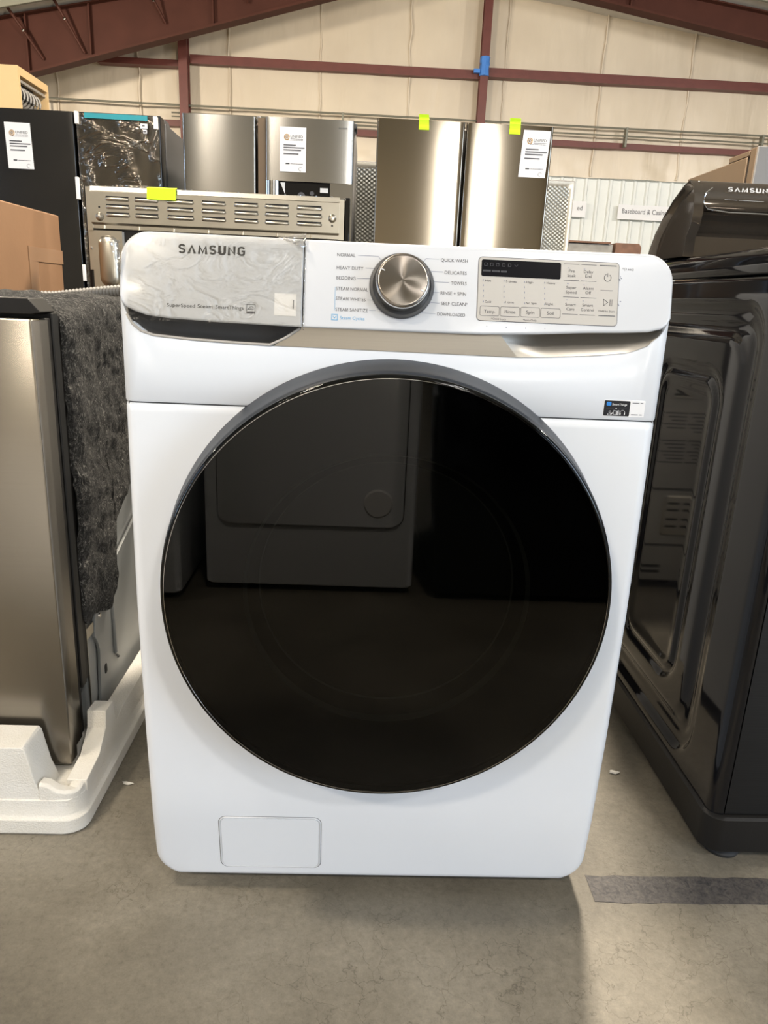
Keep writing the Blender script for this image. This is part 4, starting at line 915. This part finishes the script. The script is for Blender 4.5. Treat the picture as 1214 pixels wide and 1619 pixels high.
def rear_dryer():
    # stands behind the white washer with its back to the camera; seen mirrored in the black side panel
    x0, x1, Y = .055, .735, 1.39
    T = thing('clothes_dryer', 'clothes dryer with louvred galvanised back, mirrored in the side of the black washer', 'clothes dryer', (.395, 1.75, 0))
    mb = MB(); rows = []
    for z, e in ((.026, .006), (.034, 0), (.855, 0), (.862, .008)): rows.append([(x, y, z) for x, y in rrect(x0+e, x1-e, Y+.006+e, Y+.72, .015, 4)])
    mb.loft(rows, 'cab_grey', closed=True, caps=True); mb.build('cabinet', T)
    for x in (x0+.06, x1-.06):
        for y in (Y+.08, Y+.64): f = MB(); f.lathe([(0, 0), (.022, 0), (.022, .012), (.01, .014), (.01, .03), (0, .03)], (x, y, 0), 'foot', 16, 'z'); f.build('foot', T)
    def louvre(mb, xa, xb, z): 
        mb.box(xa, xb, Y-.006, Y-.001, z-.006, z, 'galv'); mb.box(xa+.002, xb-.002, Y-.0022, Y-.0008, z, z+.008, 'slot')
    mb = MB(); mb.box(x0+.008, x1-.008, Y-.001, Y+.006, .36, .85, 'galv_dull')
    for xa in (.075, .150, .54, .615):
        for z in (.725, .695, .665): louvre(mb, xa, xa+.06, z)
    mb.build('upper_back', T, bevel=.001)
    mb = MB(); mb.box(x0+.008, x1-.008, Y-.001, Y+.006, .165, .350, 'galv_dull')
    rows = [[(x, Y-d, z) for x, z in rrect(.075+s, .19-s, .195+s, .335-s, .012)] for d, s in ((.001, 0), (.007, .005))]; mb.loft(rows, 'galv', closed=True, caps=True)
    for xa in (.085, .138):
        for z in (.305, .282, .250, .225): mb.box(xa, xa+.04, Y-.0076, Y-.0068, z, z+.008, 'slot'); mb.box(xa, xa+.04, Y-.011, Y-.007, z-.006, z, 'galv')
    mb.build('terminal_cover', T, bevel=.0008)
    mb = MB(); mb.box(x0+.008, x1-.008, Y-.001, Y+.006, .035, .155, 'galv_dull')
    for z in (.060, .080): mb.box(.17, .24, Y-.0018, Y-.0008, z, z+.010, 'slot')
    mb.build('lower_back', T)
    mb = MB(); mb.box(.085, .235, Y-.0016, Y-.0008, .425, .625, 'panel_grey'); L = mb.build('rating_label', T, smooth=False)
    mb = MB(); yl = lambda x, z: Y-.0016
    for xa, xb, z0_, n in ((.092, .15, .61, 6), (.158, .228, .61, 5), (.092, .14, .52, 7), (.15, .228, .52, 7)):
        for k in range(n): stroke(mb, [(xa, z0_-k*.012), (xb-.012*(k % 3), z0_-k*.012)], .004, yl, 'ink_grey', .0004)
    mb.build('label_print', L, smooth=False)
rear_dryer()

def card_box():
    mb = MB(); T = thing('cardboard_box', 'brown cardboard box at the left edge, in front of the black refrigerator', 'box', (-1.35, 1.2, 0))
    mb.box(-1.62, -1.0, .93, 1.52, 0, 1.128, 'cardboard'); mb.build('carton', T, bevel=.004)
    mb = MB(); mb.box(-1.001, -.9985, 1.28, 1.34, .70, 1.0, 'cardboard_tape'); mb.box(-1.001, -.9982, 1.28, 1.523, .985, 1.025, 'cardboard_tape'); mb.build('parcel_tape', T, smooth=False)
card_box()

# ------------------------------------------------------------------ refrigerators
def doors_prism(mb, x0, x1, y, z0, z1, m, crown=.004, r=.008, n=24, d=.05):
    """a door slab with slightly crowned front and rolled vertical edges"""
    cs = [(x0, y+d)]
    for i in range(6): a = math.pi/2*i/5; cs.append((x0+r-r*math.cos(a), y+r-r*math.sin(a)+crown))
    for i in range(1, n): t = i/n; cs.append((x0+r+(x1-x0-2*r)*t, y+crown-crown*math.sin(math.pi*t)**.8))
    for i in range(6): a = math.pi/2*i/5; cs.append((x1-r+r*math.sin(a), y+r-r*math.cos(a)+crown))
    cs.append((x1, y+d)); mb.prism(cs, XY, z0, z1, m)
def sheet(x0, x1, z0, z1, y, lean, label):
    """printed price sheet"""
    f = lambda s, t: (x0+(x1-x0)*s+lean*(t-1), z0+(z1-z0)*t)
    mb = MB(); q = [f(0, 0), f(1, 0), f(1, 1), f(0, 1)]
    n = 4; mb.add([(x, y-.001, z) for x, z in q]+[(x, y, z) for x, z in q], [(0, 1, 2, 3), (4, 7, 6, 5), (0, 4, 5, 1), (1, 5, 6, 2), (2, 6, 7, 3), (3, 7, 4, 0)], 'paper')
    o = mb.build('price_sheet', smooth=False); tag(o, label, 'paper sheet', 'price sheets on the refrigerators')
    mb = MB(); Y = lambda x, z: y-.001
    W = x1-x0; H = z1-z0
    cx, cz = f(.27, .775); 
    for rr, wd in ((.0125, .0035), (.005, .003)): stroke(mb, circle(cx, cz, rr, 16), wd, Y, 'ink_orange', .0006)
    for k in range(8): a = k*math.pi/4; stroke(mb, [(cx+.006*math.cos(a), cz+.006*math.sin(a)), (cx+.011*math.cos(a), cz+.011*math.sin(a))], .0018, Y, 'ink_orange', .0006)
    a = f(.41, .765); b = f(.88, .765); write(mb, 'UNIFIED', a[0], b[0], a[1], .0125, Y, 'ink', .02, .0006)
    def dash(s0, s1, t, h, m='ink_grey'):
        rr = random.Random(int(t*1000)+int(x0*100)); s = s0
        while s < s1:
            w_ = rr.uniform(.03, .10); e = min(s+w_, s1); p, r_ = f(s, t), f(e, t); stroke(mb, [p, r_], h, Y, m, .0006); s = e+.022
    dash(.42, .88, .735, .0022); dash(.28, .88, .705, .0016)
    dash(.16, .62, .60, .0052, 'ink_grey'); dash(.16, .93, .545, .0052, 'ink_grey'); dash(.16, .80, .49, .0052, 'ink_grey'); dash(.16, .70, .405, .0055, 'ink_grey')
    dash(.24, .36, .185, .005, 'ink'); dash(.42, .90, .185, .0025)
    c = f(.80, .07); stroke(mb, circle(c[0], c[1], .009, 10, .5, 5.5), .0014, Y, 'ink_grey', .0006)
    mb.build('print', o, smooth=False)
def neon(x0, x1, z0, z1, y, label):
    mb = MB(); n = 6; rows = []
    for t, dz in ((0, 0), (1, 0)): pass
    prof = [(z0+(z1-z0)*i/n, y-.002-.004*math.sin(i*1.3)**2*(i/n)) for i in range(n+1)]
    mb.loft([[(x0-.002*(i/n), yy, z) for i, (z, yy) in enumerate(prof)], [(x1-.004*(i/n), yy, z) for i, (z, yy) in enumerate(prof)]], 'neon')
    mb.loft([[(x0-.002*(i/n), yy+.0012, z) for i, (z, yy) in enumerate(prof)], [(x1-.004*(i/n), yy+.0012, z) for i, (z, yy) in enumerate(prof)]], 'neon')
    tag(mb.build('neon_tape', smooth=False), label, 'tape')

def fridges():
    # dark stainless french door
    Y = 3.04
    T = thing('refrigerator', 'dark stainless french-door refrigerator behind the white washer, right of centre', 'refrigerator', (.43, Y+.4, 0))
    mb = MB(); mb.box(.0, .855, Y+.085, Y+.80, .03, 1.765, 'cab_grey'); mb.build('cabinet', T, bevel=.006)
    for k, (a, b) in enumerate(((-.010, .4235), (.4335, .8650))):
        mb = MB(); doors_prism(mb, a, b, Y, .70, 1.778, 'steel_bronze', crown=.0025, d=.075); mb.build('door', T, ang=35)
    mb = MB(); doors_prism(mb, -.010, .865, Y, .06, .69, 'steel_bronze', crown=.0025, d=.075); mb.build('freezer_drawer', T, ang=35)
    for x in (.04, .80): mb = MB(); mb.box(x-.03, x+.03, Y+.09, Y+.16, 1.765, 1.785, 'cab_dark'); mb.build('hinge_cover', T, bevel=.004)
    for x in (.06, .80): f = MB(); f.lathe([(0, 0), (.02, 0), (.02, .03), (0, .03)], (x, Y+.15, 0), 'foot', 16, 'z'); f.build('foot', T); f = MB(); f.lathe([(0, 0), (.02, 0), (.02, .03), (0, .03)], (x, Y+.70, 0), 'foot', 16, 'z'); f.build('foot', T)
    sheet(.716, .851, 1.543, 1.757, Y-.004, .010, 'white price sheet on the right door of the dark stainless refrigerator')
    neon(.195, .246, 1.734, 1.802, Y-.0015, 'neon yellow tape on the left door of the dark stainless refrigerator')
    neon(.644, .700, 1.735, 1.806, Y-.0015, 'neon yellow tape on the right door of the dark stainless refrigerator')
    mb = MB(); mb.add([(.795, Y-.0045, 1.752), (.815, Y-.0045, 1.748), (.828, Y-.0045, 1.772), (.812, Y-.0045, 1.777)], [(0, 1, 2, 3)], 'film'); 
    # bright stainless side-by-side
    Y = 3.17
    T = thing('refrigerator', 'bright stainless side-by-side refrigerator with a water dispenser panel, behind the range', 'refrigerator', (-.56, Y+.4, 0))
    mb = MB(); mb.box(-.985, -.118, Y+.09, Y+.78, .03, 1.762, 'cab_grey'); mb.build('cabinet', T, bevel=.006)
    mb = MB(); doors_prism(mb, -.996, -.626, Y, .06, 1.782, 'steel_fridge', crown=.006, d=.080); mb.build('door', T, ang=35)
    mb = MB(); mb.box(-.612, -.575, Y-.005, Y+.075, .06, 1.775, 'bronze_side'); 
    cut = (-.505, -.242, 1.18, 1.487)
    # door with the opening for the dispenser: four slabs round it
    d = MB(); doors_prism(d, -.574, -.126, Y-.020, 1.487, 1.782, 'steel_fridge', crown=.008, d=.100); doors_prism(d, -.574, cut[0], Y-.0195, 1.18, 1.487, 'steel_fridge', crown=.0072, d=.100, r=.0075); d.box(cut[1], -.126, Y-.0135, Y+.08, 1.18, 1.487, 'steel_fridge'); doors_prism(d, -.574, -.126, Y-.020, .06, 1.18, 'steel_fridge', crown=.008, d=.100)
    D = d.build('door', T, ang=35); mb.build('door_edge', D)
    mb = MB(); mb.box(cut[0], cut[1], Y-.008, Y+.05, 1.18, 1.487, 'screen')
    mb.box(cut[0]+.006, cut[1]-.006, Y-.0095, Y-.008, 1.30, 1.480, 'black_gloss'); dp = mb.build('dispenser', D, bevel=.002)
    mb = MB(); y9 = lambda x, z: Y-.0098
    
    for nm, pts, m_, t_ in (('dispenser_button', circle(-.390, 1.418, .020, 20), 'ink_grey', .0004), ('dispenser_button', circle(-.335, 1.434, .011, 16), 'ink_grey', .0004), ('sticker', [(-.293, 1.440), (-.252, 1.440), (-.252, 1.462), (-.293, 1.462)], 'sticker', .001), ('sticker', [(-.498, 1.480), (-.474, 1.480), (-.474, 1.425)], 'sticker', .001)):
        mb = MB(); patch(mb, pts, y9, m_, t_); o_ = mb.build(nm, dp, smooth=False)
    mb = MB(); wordmark(mb, -.203, -.160, 1.742, .0055, lambda x, z: Y-.0175, 'ink_grey', .001); mb.build('logo', D, smooth=False)
    mb = MB(); mb.box(-.622, -.602, Y+.02, Y+.09, 1.762, 1.790, 'cab_grey'); mb.build('hinge_cover', T, bevel=.004)
    mb = MB(); mb.box(-.135, -.112, Y+.03, Y+.16, 1.755, 1.782, 'cab_dark'); mb.build('hinge_cover', T, bevel=.004)
    for x in (-.95, -.16):
        for y in (Y+.15, Y+.70): f = MB(); f.lathe([(0, 0), (.02, 0), (.02, .03), (0, .03)], (x, y, 0), 'foot', 16, 'z'); f.build('foot', T)
    sheet(-.500, -.367, 1.530, 1.738, Y-.0225, 0, 'white price sheet on the bright stainless refrigerator, above its dispenser')
    # black french door, film still on its right door
    Y = 3.27
    T = thing('refrigerator', 'black french-door refrigerator at the left, one door still under clear film', 'refrigerator', (-1.58, Y+.4, 0))
    mb = MB(); mb.box(-2.03, -1.125, Y+.095, Y+.80, .03, 1.765, 'cab_dark'); mb.build('cabinet', T, bevel=.006)
    for a, b in ((-2.045, -1.5745), (-1.5635, -1.1300)):
        mb = MB(); doors_prism(mb, a, b, Y, .72, 1.782, 'fridge_black', crown=.003, d=.085); D = mb.build('door', T, ang=35)
    mb = MB(); doors_prism(mb, -2.045, -1.13, Y, .06, .71, 'fridge_black', crown=.003, d=.085); mb.build('freezer_drawer', T, ang=35)
    mb = MB(); rows = []
    for i in range(40):
        z = .80+.975*i/39; row = []
        for j in range(30):
            x = -1.555+.418*j/29; p = Vector((x*5, z*5, 2)); row.append((x, Y-.006-.010*abs(noise.noise(p+Vector((0, noise.noise(p)*2, 0))))-.004*abs(noise.noise(p*3)), z))
        rows.append(row)
    mb.loft(rows, 'film_dark'); mb.build('protective_film', D, ang=80)
    mb = MB(); mb.box(-1.510, -1.190, Y-.018, Y-.0165, 1.752, 1.776, 'teal_tape'); mb.build('teal_tape', D, smooth=False)
    mb = MB(); mb.box(-1.226, -1.190, Y-.020, Y-.019, 1.715, 1.738, 'sticker'); mb.box(-1.214, -1.194, Y-.020, Y-.019, 1.692, 1.711, 'sticker'); s_ = mb.build('sticker', D, smooth=False)
    mb = MB(); stroke(mb, [(-1.216, 1.728), (-1.206, 1.728)], .005, lambda x, z: Y-.020, 'ink_grey', .0006); stroke(mb, [(-1.210, 1.701), (-1.200, 1.701)], .006, lambda x, z: Y-.020, 'ink_grey', .0006); mb.build('sticker_print', s_, smooth=False)
    for x0, x1, z0, z1 in ((-1.560, -1.543, 1.722, 1.780), (-1.160, -1.140, 1.715, 1.775), (-1.577, -1.560, 1.362, 1.470), (-1.572, -1.558, .950, 1.035)):
        mb = MB(); mb.box(x0, x1, Y-.022, Y+.002, z0, z1, 'sticker'); mb.build('foam_clip', T, bevel=.002)
    for x in (-1.98, -1.18):
        for y in (Y+.15, Y+.70): f = MB(); f.lathe([(0, 0), (.02, 0), (.02, .03), (0, .03)], (x, y, 0), 'foot', 16, 'z'); f.build('foot', T)
    mb = MB(); mb.prism([(Y+.10, 1.765), (Y+.12, 1.79), (Y+.20, 1.79), (Y+.24, 1.765)], YZ, -1.20, -1.135, 'cab_dark'); mb.build('hinge_cover', T, bevel=.003)
    sheet(-1.925, -1.794, 1.498, 1.716, Y-.0045, -.004, 'white price sheet on the black refrigerator at the left edge')
    # bronze refrigerator seen from the side, far right
    T = thing('refrigerator', 'bronze refrigerator seen from its side, at the far right behind the black washer', 'refrigerator', (2.4, 3.6, 0))
    mb = MB(); mb.box(1.998, 2.85, 3.335, 4.09, .03, 1.745, 'bronze_side'); mb.box(1.998, 2.85, 3.32, 3.55, 1.745, 1.775, 'bronze_side'); mb.build('cabinet', T, bevel=.005)
    mb = MB(); mb.box(2.006, 2.84, 3.300, 3.336, .06, 1.765, 'brown_gap'); mb.build('door_gasket', T)
    mb = MB(); mb.box(1.995, 2.42, 3.235, 3.302, .06, 1.780, 'bronze_side'); D = mb.build('door', T, bevel=.006)
    mb = MB(); mb.box(1.995, 2.42, 3.222, 3.236, .06, 1.780, 'cab_grey'); mb.build('door_skin', D, bevel=.004)
    mb = MB(); mb.box(2.43, 2.855, 3.222, 3.302, .06, 1.780, 'cab_grey'); mb.build('door', T, bevel=.006)
    for x in (2.04, 2.80):
        for y in (3.42, 4.0): f = MB(); f.lathe([(0, 0), (.02, 0), (.02, .03), (0, .03)], (x, y, 0), 'foot', 16, 'z'); f.build('foot', T)
fridges()

def embossed(x0, x1, Y, z1, label):
    T = thing('upright_freezer', label, 'freezer', ((x0+x1)/2, Y+.3, 0))
    mb = MB(); mb.box(x0, x1, Y, Y+.62, .03, z1, 'cab_grey'); mb.build('cabinet', T, bevel=.006)
    mb = MB()
    rows = [[(x, y, z) for x, z in rrect(x0+e, x1-e, .10+e, z1-e-.002, r, 5)] for e, y, r in ((.004, Y-.001, .01), (.006, Y-.008, .01), (.030, Y-.008, .03), (.040, Y-.003, .03))]
    mb.loft(rows, 'galv', closed=True); n = len(rows[0]); k = len(mb.v)-n; mb.f.append([k+i for i in range(n)]); mb.mi.append(mb.mid('emboss')); mb.build('embossed_back', T, ang=25)
    for x in (x0+.06, x1-.06):
        for y in (Y+.08, Y+.55): f = MB(); f.lathe([(0, 0), (.02, 0), (.02, .03), (0, .03)], (x, y, 0), 'foot', 12, 'z'); f.build('foot', T)
embossed(-.20, .58, 4.25, 1.782, 'grey upright freezer with embossed steel back, showing between the two stainless refrigerators')
embossed(.66, 1.44, 4.72, 1.800, 'grey upright freezer with embossed steel back, showing right of the dark stainless refrigerator')

def tan_cabinet():
    T = thing('coil_cabinet', 'tall tan cabinet with open side full of coils, behind the black refrigerator', 'cabinet', (-2.7, 5.1, 0))
    x1 = -2.36; y0, y1 = 4.50, 4.98; zt = 2.29
    mb = MB(); mb.box(-3.1, x1, y0, y0+.03, 0, zt, 'tan'); mb.box(-3.1, x1, y0+.03, y1, zt-.05, zt, 'tan'); mb.box(-3.1, x1, y1-.02, y1, 0, zt-.05, 'tan'); mb.box(-3.1, -3.07, y0+.03, y1-.02, 0, zt-.05, 'tan'); mb.box(-3.07, x1-.10, y0+.03, y1-.02, 0, zt-.05, 'slot'); mb.build('housing', T, smooth=False)
    for k in range(7):
        y = y0+.06+k*.05; mb = MB(); mb.tube([(x1-.09+.07*math.sin(t), y+.012*math.sin(t), zt-.15-.065*math.cos(t)) for t in [i*math.pi/10 for i in range(11)]], .008, 'coil', 8); mb.build('coil', T)
    mb = MB()
    for z in (zt-.075, zt-.26, zt-.34, zt-.42): mb.box(x1-.03, x1-.015, y0+.03, y1-.02, z-.008, z+.008, 'coil')
    for y in (y0+.10, y0+.24, y0+.38): mb.box(x1-.032, x1-.017, y-.006, y+.006, zt-.42, zt-.26, 'coil')
    mb.build('guard_frame', T, smooth=False)
tan_cabinet()

def crates():
    T = thing('crate', 'grey weathered crate far back beneath the white siding', 'crate', (2.3, 7.3, 0))
    mb = MB()
    for k in range(8): mb.box(2.02, 2.50, 7.0, 7.5, .02+k*.195, .02+k*.195+.185, 'wood_grey')
    mb.build('boards', T, bevel=.004)
    mb = MB(); mb.box(2.00, 2.47, 6.98, 7.52, 1.575, 1.592, 'wood'); mb.build('lid_board', T)
    T = thing('crate', 'brown wooden crate far back, right of the grey crate', 'crate', (2.7, 7.3, 0))
    mb = MB(); mb.prism([(2.53, 0), (2.80, 0), (2.80, 1.555), (2.775, 1.59), (2.53, 1.59)], XZ, 7.0, 7.4, 'wood'); mb.build('boards', T, bevel=.004)
crates()

# ------------------------------------------------------------------ machines across the aisle, seen mirrored in the round door; the black one is added
def dryer(x0, x1, yf, col, label, door=True, h=.98):
    T = thing('clothes_dryer', label, 'clothes dryer', ((x0+x1)/2, yf-.4, 0), 'machines across the aisle')
    mb = MB(); rows = []
    for z, e in ((.028, .006), (.036, 0), (h-.01, 0), (h, .008)): rows.append([(x, y, z) for x, y in rrect(x0+e, x1-e, yf-.76, yf-e, .02, 5)])
    mb.loft(rows, col, closed=True, caps=True); mb.build('cabinet', T)
    for x in (x0+.05, x1-.05):
        for y in (yf-.06, yf-.70): f = MB(); f.lathe([(0, 0), (.022, 0), (.022, .012), (.01, .014), (.01, .03), (0, .03)], (x, y, 0), 'foot', 16, 'z'); f.build('foot', T)
    if door:
        a, b, c, d = x0+.045, x1-.040, .235, .80
        mb = MB()
        for e, dy, m in ((0, .0015, 'seam_dark'),): mb.prism(rrect(a-.004, b+.004, c-.004, d+.004, .044), XZ, yf, yf+dy, m)
        rows = [[(x, yf+y, z) for x, z in rrect(a+e, b-e, c+e, d-e, .04, 6)] for e, y in ((0, .002), (0, .014), (.004, .020))]; mb.loft(rows, col, closed=True, caps=True); D = mb.build('door', T, ang=50)
        mb = MB(); mb.lathe([(0, .028), (.040, .027), (.046, .020)], (b-.08, yf, c+.08), 'sticker', 32); mb.build('door_emblem', D)
        mb = MB(); mb.box(x0+.02, x1-.02, yf, yf+.012, .83, .95, col); mb.build('control_panel', T, bevel=.004)
dryer(-.520, .140, -1.395, 'white_enamel', 'white clothes dryer across the aisle, mirrored in the round black door')
dryer(-1.24, -.575, -1.30, 'white_enamel', 'white clothes dryer across the aisle, at the left of the mirrored one', True)
dryer(.200, .880, -1.36, 'black_gloss', 'added black dryer across the aisle, darkening the door reflection in place of a dark-clothed person', False)  # added to darken the mirrored right side, standing in for a dark-clothed person
